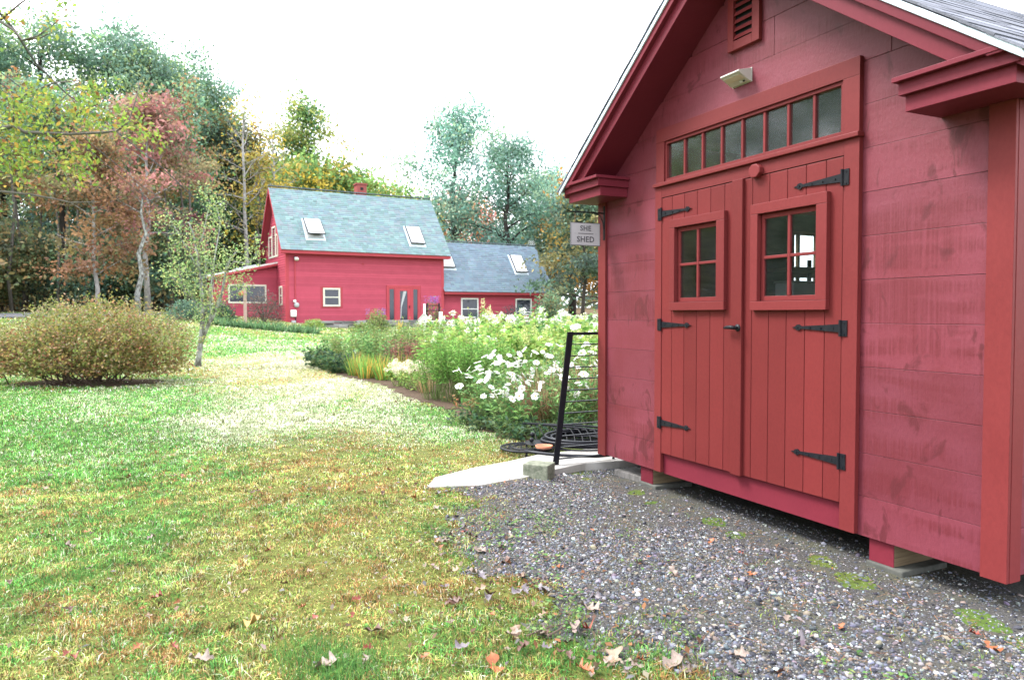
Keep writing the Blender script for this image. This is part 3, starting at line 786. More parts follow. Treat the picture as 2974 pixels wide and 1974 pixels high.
for zc_ in (2.176, 1.310, 0.536): hinge(dl, 0.932, zc_, 1); hinge(dr_, 2.622, zc_, -1)
hd = MB()
hd.tube([(1.805, -0.056, 1.300), (1.805, -0.064, 1.300)], 0.024, 16)
hd.tube([(1.805, -0.064, 1.300), (1.805, -0.092, 1.300)], 0.010, 10)
hd.tube([(1.812, -0.095, 1.300), (1.78, -0.098, 1.303), (1.74, -0.096, 1.302), (1.705, -0.088, 1.297)], [0.013, 0.014, 0.012, 0.008], 10)
hd.build('handle', IRON, dl, True)
oc = [(1.955 + 0.054 * math.cos(R(22.5 + 45 * k)), 2.330 + 0.047 * math.sin(R(22.5 + 45 * k))) for k in range(8)]
MB().prism(oc, -0.072, -0.0345, 'xz').build('turn_button', TRIMRED, SHED, False, 0.006)
# gable vent
vf = MB().box(1.652, 1.707, -0.032, -0.003, 3.1905, 3.56).box(1.883, 1.948, -0.032, -0.003, 3.1905, 3.56).box(1.7075, 1.8825, -0.032, -0.003, 3.1905, 3.252).box(1.7075, 1.8825, -0.032, -0.003, 3.52, 3.56).build('gable_vent', TRIMRED, SHED, False, 0.002)
MB().box(1.7072, 1.8828, -0.0065, -0.0035, 3.2522, 3.5198).build('vent_dark', IRON, vf)  # black sheet over the boards; its colour gives the dark behind the slats
for k in range(5):
    zz = 3.262 + k * 0.052
    MB().prism([(-0.029, zz), (-0.027, zz), (-0.008, zz + 0.034), (-0.010, zz + 0.034)], 1.7075, 1.8825, 'yz').build('slat', TRIMRED, vf)
# wall lamp
lp = thing('wall_lamp', 'pale grey solar wall lamp above the transom window of the shed', 'lamp', (*sh_w(1.772, 0), 2.94), math.atan2(SU[1], SU[0]))
MB().box(-0.09, 0.092, -0.008, -0.003, 0.004, 0.098).build('back_plate', LAMPGREY, lp, False, 0.001)
MB().prism([(-0.0085, 0.012), (-0.02, 0.006), (-0.12, 0.058), (-0.12, 0.068), (-0.0085, 0.094)], -0.089, 0.089, 'yz').build('body', LAMPGREY, lp, False, 0.002)
Ml = Matrix.Translation((0, -0.07, 0.0315)) @ Matrix.Rotation(math.atan2(-0.052, 0.1), 4, 'X')
MB().box(-0.078, 0.078, -0.034, 0.014, -0.0035, -0.0005, Ml).build('diffuser', DIFFUSER, lp, False, 0.001)
mb = MB(); Ms = Ml @ Matrix.Translation((0.055, 0.033, -0.002)); mb.lathe([(0.008, -0.002), (0.006, -0.006), (0.002, -0.008)], 12, (0, 0, 0), Ms); mb.build('sensor', IRON, lp)
MB().box(0.015, 0.035, 0.026, 0.042, -0.0035, -0.0008, Ml).build('sensor_window', WHITE, lp)

# roof: soffits, rake boards, drip edge, deck, shingles, cornice returns
roof = MB()
deck = [(MID, AP + 0.12), (3.745, zs(3.745) + 0.12), (3.745, zs(3.745) + 0.19), (MID, AP + 0.19)]
roof.prism(deck, -0.2965, 3.85, 'xz').prism(mir([(a + (0.0006 if a == MID else 0), b_) for a, b_ in deck]), -0.2965, 3.85, 'xz')
roof = roof.build('roof', EAVERED, SHED)
for fn in (lambda p: p, mir):
    e = 3.56
    MB().prism(fn([(MID + 0.0005, AP), (e, zs(e)), (e, zs(e) + 0.02), (MID + 0.0005, AP + 0.02)]), -0.2745, -0.001, 'xz').build('rake_soffit', EAVERED, roof)
    MB().prism(fn([(MID + 0.0005, AP - 0.002), (3.424, 2.548), (3.575, 2.548), (MID + 0.0005, AP + 0.112)]), -0.297, -0.275, 'xz').build('rake_board', EAVERED, roof, False, 0.002)
    MB().prism(fn([(MID + 0.0005, AP + 0.100), (3.612, zs(3.612) + 0.100), (3.70, zs(3.70) + 0.165), (MID + 0.0005, AP + 0.165)]), -0.332, -0.2975, 'xz').build('rake_trim', EAVERED, roof, False, 0.003)
    e = 3.766
    MB().prism(fn([(MID + 0.0005, AP + 0.156), (e, zs(e) + 0.156), (e, zs(e) + 0.196), (MID + 0.0005, AP + 0.196)]), -0.346, -0.3325, 'xz').build('drip_edge', DRIP, roof, False, 0.004)
    MB().prism(fn([(3.185, 2.383), (3.702, 2.383), (3.702, 2.460), (3.185, 2.460)]), -0.275, -0.0025, 'xz').build('return_frieze', EAVERED, roof, False, 0.002)
    MB().prism(fn([(3.168, 2.4605), (3.732, 2.4605), (3.732, 2.475), (3.668, 2.5225), (3.168, 2.5225)]), -0.306, -0.0025, 'xz').build('return_fascia', EAVERED, roof, False, 0.002)
    MB().prism(fn([(3.152, 2.523), (3.668, 2.523), (3.640, 2.547), (3.152, 2.547)]), -0.336, -0.0025, 'xz').build('return_shelf', EAVERED, roof, False, 0.002)
    MB().prism(fn([(3.5645, 2.383), (3.702, 2.383), (3.702, 2.46), (3.5645, 2.46)]), 0.0, 3.8, 'xz').prism(fn([(3.5645, 2.4605), (3.732, 2.4605), (3.732, 2.475), (3.70, 2.50), (3.5645, 2.50)]), 0.0, 3.8, 'xz').build('eave_box', EAVERED, roof)
SHEDSH, t, b = new_mat('shed_shingle')
oi = N(t, 'ShaderNodeObjectInfo')
c, f = noise_col(t, (0.05, 0.055, 0.075), (0.15, 0.155, 0.19), 70, coords(t), 6, 0.3, 0.7)
hv = N(t, 'ShaderNodeHueSaturation'); mr = N(t, 'ShaderNodeMapRange'); mr.inputs[3].default_value = 0.6; mr.inputs[4].default_value = 1.5
t.links.new(oi.outputs['Random'], mr.inputs[0]); t.links.new(mr.outputs[0], hv.inputs['Value']); t.links.new(c, hv.inputs['Color']); t.links.new(hv.outputs[0], b.inputs['Base Color'])
b.inputs['Roughness'].default_value = 0.8; add_bump(t, b, f, 0.5, 0.004)
ang = math.atan(SLP); ca, sa = math.cos(ang), math.sin(ang); sl_len = (3.772 - MID) / ca
def sh_poly(sg): return [(sg * (-ca * d + sa * h), sa * d + ca * h) for d, h in ((0, 0.001), (0, 0.013), (0.20, 0.0095), (0.20, 0.001))][::sg]
shm = {sg: MB().prism(sh_poly(sg), 0.0, 1.0, 'xz').mesh('shingle', SHEDSH) for sg in (1, -1)}
for side in (1, -1):
    for k in range(16):
        dist = sl_len - 0.15 * k
        uu, zz = MID + side * dist * ca, AP + 0.1905 - dist * sa + 0.0065 * (k > 0)
        cuts = [-0.352 - 0.006 * random.random()] + [-0.352 + (0.16, 0.32, 0.46)[k % 3] + 0.47 * j for j in range(9)] + [3.86]
        for c0, c1 in zip(cuts[:-1], cuts[1:]):
            if c1 - c0 < 0.02: continue
            o = mobj('shingle', shm[side], roof); o.location = (uu + side * 0.004 * random.random(), c0 + 0.002, zz + 0.003 * random.random()); o.scale = (1, c1 - c0 - 0.004, 1)
# skids and pads
for a, b_ in ((0.585, 0.750), (2.786, 2.940)):
    sk = MB().box(a, b_, 0.030, 3.5, -0.004, 0.1395).build('skid', RAWWOOD, SHED, False, 0.003)
    MB().box(a + 0.0005, b_ - 0.0005, 0.0235, 0.0295, -0.003, 0.122).build('skid_face', EAVERED, sk)
    for w0 in (-0.01, 1.5, 3.0):
        pz = MB().box(-0.115, 0.115, -0.0, 0.38, -0.12, -0.0045).build('concrete_pad', CONCRETE, None, False, 0.008)
        q = sh_w((a + b_) / 2 + 0.03, w0 + 0.015); pz.location = (q[0], q[1], 0); pz.rotation_euler = (0, 0, math.atan2(SU[1], SU[0]))
        tag(pz, 'concrete pad under the end of the shed skid ' + ('next to the grey weathered board' if a < 1 else 'standing clear on the open gravel') if w0 < 0 else 'concrete pad hidden in the dark under the shed floor', 'pad', 'concrete pads under the shed')

# hanging sign
br = thing('sign_bracket', 'black iron sign bracket on the corner board of the shed', 'bracket', (*sh_w(0.088, -0.0225), 2.05), math.atan2(SU[1], SU[0]))
MB().box(-0.012, 0.012, -0.006, -0.0005, 0.0, 0.30).build('wall_bar', IRON, br, False, 0.002)
MB().tube([(0, -0.006, 0.236), (0, -0.34, 0.236), (0, -0.352, 0.238), (0, -0.375, 0.244)], [0.006, 0.006, 0.006, 0.0015], 8).build('arm', IRON, br)
MB().tube([(0, -0.007 - 0.085 * (1 - math.cos(a)), 0.09 + 0.14 * math.sin(a)) for a in np.linspace(0, math.pi / 2, 9)], 0.0045, 8).build('brace', IRON, br)
sg = thing('hanging_sign', 'grey SHE SHED sign hanging on short chains from the iron bracket', 'sign', (*sh_w(0.088, -0.220), 1.998), math.atan2(SU[1], SU[0]) + R(-0.0))
# local: x = u (thickness), y = w (width), z up ; face looks along +u
MB().box(-0.004, 0.004, -0.146, 0.146, 0.0, 0.192).build('board', SIGNGREY, sg, False, 0.002)
MB().box(-0.006, 0.006, -0.150, 0.150, 0.1925, 0.197).box(-0.006, 0.006, -0.150, 0.150, -0.005, -0.0005).box(-0.006, 0.006, -0.1505, -0.1465, 0, 0.192).box(-0.006, 0.006, 0.1465, 0.1505, 0, 0.192).build('border', SIGNDARK, sg)
def text_mesh(txt, size, name):
    cu = bpy.data.curves.new(name, 'FONT'); cu.body = txt; cu.size = size; cu.align_x = 'CENTER'; cu.extrude = 0.0012; cu.resolution_u = 3; cu.offset = 0.0012
    cu.space_character = 1.08
    ob = bpy.data.objects.new(name, cu); COL.objects.link(ob)
    dg = bpy.context.evaluated_depsgraph_get()
    me = bpy.data.meshes.new_from_object(ob.evaluated_get(dg)); bpy.data.objects.remove(ob)
    me.materials.clear(); me.materials.append(SIGNDARK); return me
FACE = Matrix(((0, 0, 1, 0.0053), (1, 0, 0, 0), (0, 1, 0, 0), (0, 0, 0, 1)))     # text x -> +w, y -> z, out -> +u
for txt, sz, zz in (('SHE', 0.064, 0.126), ('SHED', 0.070, 0.028)):
    o = mobj('lettering', text_mesh(txt, sz, 'lettering'), sg); o.matrix_local = Matrix.Translation((0, 0, zz)) @ FACE
MB().box(0.0042, 0.0062, -0.075, 0.080, 0.098, 0.1035).build('rule_line', SIGNDARK, sg)
for yy in (-0.107, 0.107):
    MB().box(0.0042, 0.0058, yy - 0.002, yy + 0.002, 0.098, 0.102).build('dot', SIGNDARK, sg)
    mb = MB()
    for q in range(4):
        Mq = Matrix.Translation((0, yy, 0.204 + 0.0205 * q)) @ Matrix.Rotation(R(90 * (q % 2)), 4, 'Z') @ Matrix.Rotation(R(90), 4, 'X') @ Matrix.Scale(1.9, 4, (0, 1, 0))
        mb.ring((0, 0, 0), 0.0062, 0.0014, 12, 5, M=Mq)
    mb.build('chain', CHAIN, sg)

# ------------------------------------------------------------------ the house (local x along the front, y into the house, z world height)
HO = np.array([-11.4, 37.0]); HTH = R(60)
HX, HY = np.array([math.sin(HTH), math.cos(HTH)]), np.array([-math.cos(HTH), math.sin(HTH)])
HOUSE = thing('farmhouse', 'red clapboard farmhouse with grey-green shingle roof, skylights and lower wing', 'house', (HO[0], HO[1], 0), R(90) - HTH)
def h_w(a, b): return HO + HX * a + HY * b
HRZ = R(90) - HTH
def clapboards(par, spans, z0, z1, y, st=0.125, axis='x', face=-1):
    """spans(z) -> list of (a,b); wedge boards lapped"""
    k = 0
    z = z0
    while z < z1 - 0.02:
        zt = min(z + st, z1)
        for a, b in spans((z + zt) / 2):
            if b - a < 0.06: continue
            mb = MB()
            if axis == 'x': mb.prism([(y - 0.038, z), (y, z), (y, zt + 0.012), (y - 0.007, zt + 0.012)], a, b, 'yz')
            else: mb.prism([(y - 0.038, z), (y, z), (y, zt + 0.012), (y - 0.007, zt + 0.012)], a, b, 'xz')
            mb.build('clapboard', HOUSERED, par)
        z += st
def window(x0, x1, z0, z1, y, parent, axis='x', fr=0.07, bars=(), mat=CREAM, depth=0.06, out=0.045):
    """surface window: frame box, dark glass, bars as ('h'|'v', position)"""
    def bx(mb, a, b, d0, d1, c, d):
        return mb.box(a, b, d0, d1, c, d) if axis == 'x' else mb.box(d0, d1, a, b, c, d)
    w = MB(); f0, f1 = y - out, y - 0.001
    bx(w, x0, x1, f0, f1, z1 - fr, z1); bx(w, x0, x1, f0, f1, z0, z0 + fr); bx(w, x0, x0 + fr, f0, f1, z0 + fr + 0.0005, z1 - fr - 0.0005); bx(w, x1 - fr, x1, f0, f1, z0 + fr + 0.0005, z1 - fr - 0.0005)
    w = w.build('window', mat, parent)
    bx(MB(), x0 + fr + 0.0005, x1 - fr - 0.0005, f1 - 0.012, f1 - 0.006, z0 + fr + 0.001, z1 - fr - 0.001).build('pane', DARKGLASS, w)
    for k, p in bars:
        if k == 'h': bx(MB(), x0 + fr + 0.001, x1 - fr - 0.001, f0 + 0.008, f1 - 0.013, p - fr * 0.32, p + fr * 0.32).build('sash_bar', mat, w)
        else: bx(MB(), p - fr * 0.35, p + fr * 0.35, f0 + 0.008, f1 - 0.013, z0 + fr + 0.001, z1 - fr - 0.001).build('sash_bar', mat, w)
    return w
GB = 0.55
SLATE = pmat('ridge_shingle', (0.16, 0.20, 0.22), (0.11, 0.14, 0.16), 12, 0.85, 0.2)
# main block
EZ, RW, RZ = 4.60, 2.41, 8.06            # eave underside height, ridge depth, ridge height
D2 = 4.82
mw = MB().prism([(0, GB), (0, 4.7), (RW, 7.55), (D2, 4.7), (D2, GB)], 0.0, 8.69, 'yz').build('main_wall', HOUSERED, HOUSE)
clapboards(mw, lambda z: [(0.13, 1.72), (2.86, 5.28), (7.30, 8.56)] if 1.72 < z < 2.83 else ([(0.13, 5.28), (7.30, 8.56)] if z < 2.95 else [(0.13, 8.56)]), 0.70, 4.42, -0.001)
for a, b in ((-0.025, 0.128), (8.562, 8.715)): MB().box(a, b, -0.03, -0.002, 0.68, 4.45).build('corner_board', HOUSETRIM, HOUSE)
MB().box(-0.03, -0.002, -0.029, 0.12, 0.68, 4.45).build('corner_board', HOUSETRIM, HOUSE)
gw = MB().box(-0.0045, -0.0005, 0.125, D2, 0.68, 4.6).build('gable_wall', HOUSERED, HOUSE)
JW = 2.08
def gsp(z):
    lo, hi = 0.125, D2
    if z > 4.6: lo = max(lo, (z - 4.6) / 1.2 - 0.05); hi = min(hi, D2 - (z - 4.6) / 1.2 + 0.05)
    if z < 4.2: hi = min(hi, JW)
    return [(lo, hi)]
clapboards(gw, gsp, 0.70, 7.4, -0.005, 0.125, 'y')
window(0.76, 1.46, 1.88, 2.86, -0.02, HOUSE, 'y', 0.09, (('h', 2.37),))
for a, b, zt in ((1.62, 2.12, 5.62), (2.14, 3.0, 6.08), (3.02, 3.85, 5.62)): window(a, b, 4.43, zt, -0.02, HOUSE, 'y', 0.09)
# windows and door on the front
MB().box(1.70, 2.88, -0.034, -0.002, 1.70, 2.86).build('window_casing', HOUSETRIM, HOUSE)
window(1.84, 2.74, 1.80, 2.76, -0.034, HOUSE, 'x', 0.09, (('h', 2.28),))
dfr = MB().box(5.30, 5.42, -0.05, -0.002, 0.70, 2.96).box(7.16, 7.28, -0.05, -0.002, 0.70, 2.96).box(5.4205, 7.1595, -0.05, -0.002, 2.82, 2.96).box(5.78, 5.90, -0.05, -0.002, 0.70, 2.8195).box(6.68, 6.80, -0.05, -0.002, 0.70, 2.8195).build('door_frame', HOUSETRIM, HOUSE)
for a, b in ((5.421, 5.779), (6.801, 7.159)):
    sd_ = MB().box(a, a + 0.05, -0.04, -0.003, 0.71, 2.8185).box(b - 0.05, b, -0.04, -0.003, 0.71, 2.8185).box(a + 0.051, b - 0.051, -0.04, -0.003, 0.71, 1.05).box(a + 0.051, b - 0.051, -0.04, -0.003, 2.75, 2.8185).build('sidelight', HOUSETRIM, HOUSE)
    MB().box(a + 0.051, b - 0.051, -0.02, -0.012, 1.0505, 2.7495).build('pane', DARKGLASS, sd_)
dd = MB().box(5.905, 6.07, -0.045, -0.003, 0.71, 2.81).box(6.51, 6.675, -0.045, -0.003, 0.71, 2.81).box(6.0705, 6.5095, -0.045, -0.003, 0.71, 1.02).box(6.0705, 6.5095, -0.045, -0.003, 2.66, 2.81).build('front_door', HOUSETRIM, HOUSE)
MB().box(6.0708, 6.5092, -0.02, -0.012, 1.0205, 2.6595).build('pane', DARKGLASS, dd)
MB().prism([(6.09, 1.15), (6.14, 1.15), (6.17, 1.75), (6.46, 2.64), (6.28, 2.64), (6.13, 1.9)], -0.024, -0.0205, 'xz').build('curtain', METALGREY, dd)
MB().box(6.60, 6.64, -0.075, -0.0455, 1.70, 1.86).build('handle', IRON, dd)
MB().box(3.95, 4.05, -0.06, -0.022, 4.02, 4.10).build('wall_fixture', HOUSETRIM, HOUSE)
MB().box(8.22, 8.30, -0.06, -0.022, 1.72, 2.25).build('wall_fixture', HOUSETRIM, HOUSE)
# roofs with per-tab shingles
def roof_slope(par, x0, x1, y0, z0, y1, z1, thick=0.09, st=0.15, tab=0.30, cols=None, seed=1):
    """sheet from eave (y0,z0) to ridge (y1,z1); tabs are real, slightly proud pieces"""
    r = np.random.default_rng(seed)
    L = math.hypot(y1 - y0, z1 - z0); dy, dz = (y1 - y0) / L, (z1 - z0) / L; ny, nz = -dz * np.sign(dy), abs(dy)
    MB().prism([(y0, z0), (y1, z1), (y1 + ny * thick, z1 + nz * thick), (y0 + ny * thick, z0 + nz * thick)], x0, x1, 'yz').build('roof_deck', HOUSETRIM, par)
    Vs, Fs, Cs = [], [], []
    n = 0
    for k in range(int(L / st) + 1):
        d0, d1 = k * st - 0.01, min((k + 1) * st + 0.01, L)
        x = x0 - 0.02 - (tab * r.random())
        while x < x1 + 0.02:
            w = tab * r.uniform(0.6, 1.3)
            a, b = max(x, x0 - 0.02), min(x + w - 0.006, x1 + 0.02)
            x += w
            if b - a < 0.02: continue
            pr = 0.020 + r.uniform(0, 0.008)
            P = []
            for (d, h) in ((d0, thick + 0.002), (d0, thick + pr), (d1, thick + 0.006)):
                for xx in (a, b): P.append((xx, y0 + dy * d + ny * h, z0 + dz * d + nz * h))
            Vs += P; Fs += [(n, n + 1, n + 3, n + 2), (n + 2, n + 3, n + 5, n + 4)]; n += 6
            c = np.array(cols[r.integers(len(cols))]) * 0.55 + np.mean(cols, 0) * 0.45; g = 1.35 * (1 + r.normal() * 0.07)
            Cs += [tuple(np.clip(np.array(c) * g, 0.01, 1))] * 6
    return kind(mobj('shingles', np_mesh('shingles', np.array(Vs), np.array(Fs), np.array(Cs), SHINGLE), par), 'stuff')
RC = [(0.16, 0.25, 0.26), (0.19, 0.28, 0.28), (0.15, 0.20, 0.25), (0.20, 0.255, 0.27), (0.13, 0.20, 0.20), (0.19, 0.20, 0.235)]
mr_ = MB().box(-0.33, 8.95, RW - 0.12, RW + 0.12, RZ + 0.125, RZ + 0.16).build('roof', SLATE, HOUSE)
roof_slope(mr_, -0.33, 8.95, -0.42, EZ - 0.03, RW, RZ - 0.03, cols=RC, seed=3)
roof_slope(mr_, -0.33, 8.95, 5.24, EZ - 0.03, RW, RZ - 0.03, cols=RC, seed=4, tab=0.6)
MB().box(-0.335, 8.955, -0.445, -0.42, EZ - 0.14, EZ + 0.02).build('eave_fascia', HOUSETRIM, mr_)
MB().box(-0.33, 8.95, -0.419, -0.005, EZ - 0.14, EZ - 0.12).build('eave_soffit', HOUSETRIM, mr_)
for s0, s1 in (((-0.42, EZ - 0.16), (RW, RZ - 0.16)), ((5.24, EZ - 0.16), (RW, RZ - 0.16))):
    MB().prism([s0, s1, (s1[0], s1[1] + 0.13), (s0[0], s0[1] + 0.13)], -0.345, -0.31, 'yz').build('rake_board', HOUSETRIM, mr_)
ch = MB().box(4.5, 5.06, RW - 0.05, RW + 0.5, 7.8, 8.68).box(4.46, 5.10, RW - 0.09, RW + 0.54, 8.681, 8.76).build('chimney', pmat('chimney_brick', (0.26, 0.05, 0.045), (0.19, 0.04, 0.035), 20), HOUSE)
MB().box(4.7, 4.86, RW - 0.07, RW - 0.051, 8.38, 8.52).build('thimble', IRON, ch)
def skylight(par, x0, x1, y0, y1, rs, opened=0.0):
    (ya, za), (yb, zb_) = rs
    L = math.hypot(yb - ya, zb_ - za); dy, dz = (yb - ya) / L, (zb_ - za) / L
    M = Matrix(((1, 0, 0, 0), (0, dy, -dz, ya), (0, dz, dy, za), (0, 0, 0, 1)))
    d0, d1 = (y0 - ya) / dy, (y1 - ya) / dy
    h = 0.115
    s = MB().box(x0, x1, d0, d1, h, h + 0.10, M).build('skylight', METALGREY, par)
    MB().box(x0 - 0.08, x1 + 0.08, d0 - 0.14, d0 - 0.001, h, h + 0.03, M).box(x0 - 0.08, x0 - 0.001, d0, d1 + 0.1, h, h + 0.025, M).box(x1 + 0.001, x1 + 0.08, d0, d1 + 0.1, h, h + 0.025, M).build('flashing', DRIP, s)
    M2 = M @ Matrix.Translation((0, d1, h + 0.102)) @ Matrix.Rotation(-opened, 4, 'X') @ Matrix.Translation((0, -d1, 0))
    MB().box(x0 - 0.02, x1 + 0.02, d0 - 0.03, d1 + 0.02, 0, 0.05, M2).build('sash', IRON, s)
    MB().box(x0 + 0.02, x1 - 0.02, d0 + 0.01, d1 - 0.02, 0.0505, 0.06, M2).build('pane', SKYGLASS, s)
    return s
MS = ((-0.42, EZ - 0.03), (RW, RZ - 0.03))
skylight(HOUSE, 1.08, 1.93, 0.10, 0.92, MS, R(10)); skylight(HOUSE, 6.70, 7.52, 0.02, 0.85, MS, R(2))
# wing
WY, WX1, WEZ, WRY, WRZ = 0.3, 15.85, 2.60, 2.19, 5.62
wgw = MB().prism([(WY, GB), (WY, 2.7), (WRY, 5.2), (2 * WRY - WY, 2.7), (2 * WRY - WY, GB)], 8.70, WX1, 'yz').build('wing_wall', HOUSERED, HOUSE)
clapboards(wgw, lambda z: [(8.73, WX1)] if z > 2.36 or z < 1.1 else [(8.73, 9.88), (11.1, 13.52), (14.75, WX1)], 0.70, 2.50, WY - 0.001)
window(9.93, 11.05, 1.15, 2.31, WY - 0.01, HOUSE, 'x', 0.08, (('h', 1.68),), WHITE); window(13.57, 14.70, 1.30, 2.31, WY - 0.01, HOUSE, 'x', 0.08, (('h', 1.50),), WHITE)
wr = MB().box(8.72, WX1 + 0.25, WRY - 0.1, WRY + 0.1, WRZ + 0.10, WRZ + 0.15).build('wing_roof', SLATE, HOUSE)
WC = [(0.15, 0.205, 0.265), (0.17, 0.22, 0.285), (0.14, 0.18, 0.235), (0.16, 0.225, 0.25), (0.17, 0.195, 0.25)]
roof_slope(wr, 8.70, WX1 + 0.25, WY - 0.42, WEZ, WRY, WRZ - 0.02, cols=WC, seed=7)
roof_slope(wr, 8.70, WX1 + 0.25, 2 * WRY - WY + 0.42, WEZ, WRY, WRZ - 0.02, cols=WC, seed=8, tab=0.6)
MB().box(8.72, WX1 + 0.255, WY - 0.445, WY - 0.42, WEZ - 0.10, WEZ + 0.04).build('eave_fascia', HOUSETRIM, wr)
WS = ((WY - 0.42, WEZ), (WRY, WRZ - 0.02))
skylight(HOUSE, 9.05, 9.80, 0.92, 1.52, WS); skylight(HOUSE, 13.85, 14.65, 0.80, 1.62, WS)
# ridge ornament
mb = MB()
for k in range(3):
    for j in range(2): mb.ring((WX1 - 0.1 + k * 0.14, WRZ + 0.22 + j * 0.14, 0), 0.06, 0.012, 12, 5, M=Matrix(((1, 0, 0, 0), (0, 0, 1, WRY), (0, 1, 0, 0), (0, 0, 0, 1))))
mb.box(WX1 - 0.16, WX1 + 0.26, WRY - 0.01, WRY + 0.01, WRZ + 0.148, WRZ + 0.162)
mb.build('ridge_ornament', METALGREY, HOUSE)
# lean-to sun room on the gable side
lt = MB().prism([(-3.12, GB), (-0.006, GB), (-0.006, 4.0), (-3.12, 3.25)], JW, 4.9, 'xz').build('sunroom_wall', HOUSERED, HOUSE)
clapboards(lt, lambda z: ([(-3.0, -2.50), (-0.55, -0.02)] if 1.95 < z < 2.97 else [(-3.0 if z < 3.2 else -3.0 + (z - 3.2) / 0.2255, -0.02)]), 0.70, 3.85, JW - 0.001)
MB().box(-3.15, -3.002, JW - 0.03, JW - 0.002, 0.68, 3.2).build('corner_board', HOUSETRIM, HOUSE)
window(-2.48, -0.57, 1.97, 2.95, JW - 0.01, HOUSE, 'x', 0.085)
window(JW + 0.6, JW + 1.5, 1.9, 2.95, -3.12, HOUSE, 'y', 0.07, (('h', 2.4),), WHITE)
lr = MB().prism([(-3.47, 3.28), (-0.04, 4.05), (-0.04, 4.14), (-3.47, 3.37)], JW - 0.3, 5.2, 'xz').build('sunroom_roof', SLATE, HOUSE)
MB().prism([(-3.49, 3.18), (-0.035, 3.955), (-0.035, 4.075), (-3.49, 3.30)], JW - 0.325, JW - 0.301, 'xz').build('rake_board', HOUSETRIM, lr)
MB().prism([(-3.50, 3.3005), (-0.03, 4.0765), (-0.03, 4.16), (-3.50, 3.385)], JW - 0.33, JW - 0.302, 'xz').build('drip_edge', WHITE, lr)
MB().prism([(-2.0, 3.72), (-0.9, 3.966), (-0.9, 4.05), (-2.0, 3.80)], JW + 0.3, JW + 1.3, 'xz').build('skylight', SKYGLASS, lr)
MB().box(-2.2, -2.0, JW - 0.03, JW - 0.022, 1.0, 1.09).build('wall_vent', IRON, HOUSE)
# services at the corner
MB().tube([(0.42, -0.05, 4.2), (0.42, -0.05, 1.75)], 0.035, 8).build('conduit', HOUSETRIM, HOUSE)
MB().lathe([(0.13, 0.0), (0.13, 0.10), (0.10, 0.16)], 16, (0, 0, 0), Matrix.Translation((0.47, -0.04, 1.87)) @ Matrix.Rotation(R(90), 4, 'X')).build('electric_meter', METALGREY, HOUSE, True)
MB().lathe([(0.08, 0.0), (0.08, 0.08), (0.06, 0.1)], 14, (0, 0, 0), Matrix.Translation((0.38, -0.04, 2.06)) @ Matrix.Rotation(R(90), 4, 'X')).build('meter_hub', WHITE, HOUSE, True)
MB().box(0.16, 0.46, -0.16, -0.03, 1.27, 1.62).build('service_box', WHITE, HOUSE, False, 0.03)
MB().box(0.2, 0.42, -0.16, -0.03, 0.82, 1.08).build('service_box', METALGREY, HOUSE, False, 0.02)
MB().tube([(0.42, -0.05, 1.26), (0.44, -0.06, 0.72)], 0.025, 8).build('conduit', IRON, HOUSE)
fl = MB().tube([(0.38, -0.02, 4.30), (0.38, -0.22, 4.30)], 0.03, 8).build('flood_lamp', IRON, HOUSE)
for s, a in ((-0.1, -0.5), (0.22, 0.5)):
    MB().lathe([(0.03, 0.0), (0.05, 0.06), (0.10, 0.16), (0.095, 0.18)], 14, (0, 0, 0), Matrix.Translation((0.42 + s * 0.4, -0.22, 4.27)) @ Matrix.Rotation(a, 4, 'Y') @ Matrix.Rotation(R(130), 4, 'X')).build('lamp_head', WHITE, fl, True)

# steps, stone wall and the little things by the house
st_ = thing('door_steps', 'pale stone steps below the red front door of the house', 'steps', (*h_w(6.3, -0.75), float(gz(*h_w(6.3, -0.75)))), HRZ)
for k, (w, d, z) in enumerate(((2.6, 1.3, -0.06), (1.9, 0.7, 0.10))): MB().box(-w / 2, w / 2, 0.65 - d, 0.68, z, z + 0.15).build('step', SLAB, st_, False, 0.02)
swl = thing('stone_wall', 'low dry field stone wall along the foot of the house', 'wall', (*h_w(3.0, -2.2), float(gz(*h_w(3.0, -2.2)))), HRZ)
r = np.random.default_rng(5)
for row in range(4):
    xx = -2.6
    while xx < 4.6:
        L = r.uniform(0.3, 0.75); hgt = r.uniform(0.09, 0.14)
        mb = MB(); mb.box(-L / 2, L / 2, -0.2, 0.2, 0, hgt)
        mb.v = [(a + r.normal() * 0.02, b + r.normal() * 0.03, c + r.normal() * 0.012) for a, b, c in mb.v]
        g = r.uniform(0.1, 0.3); mb.c = [(g, g * 0.97, g * 0.95)] * 8
        o = mb.build('stone', FIELDSTONE, swl, False, 0.02); o.location = (xx + L / 2, r.normal() * 0.03, -0.09 + row * 0.118); xx += L + 0.01
q = at(711, 830, 33.5)
gp = ground(0, 0) if False else np.array([q[0], q[1], float(gz(q[0], q[1]))])
po = thing('feeder_post', 'pale wooden post with a small orange bird feeder before the sun room', 'post', gp)
MB().box(-0.06, 0.06, -0.06, 0.06, -0.1, q[2] - gp[2]).build('post', pmat('pink_wood', (0.42, 0.30, 0.26), (0.36, 0.25, 0.21), 8), po, False, 0.01)
MB().lathe([(0.02, 0.0), (0.11, 0.02), (0.13, 0.16), (0.04, 0.24)], 12, (-0.16, -0.05, q[2] - gp[2] - 0.45)).build('feeder', TERRA, po, True)
MB().tube([(-0.055, -0.05, q[2] - gp[2] - 0.05), (-0.16, -0.05, q[2] - gp[2] - 0.08), (-0.16, -0.05, q[2] - gp[2] - 0.22)], 0.012, 6).build('hook', IRON, po)
q = at(1233, 935, 29.0); g0 = float(gz(q[0], q[1]))
bh = thing('birdhouse', 'white wooden birdhouse hanging from a white garden pole near the front door', 'birdhouse', (q[0], q[1], g0))
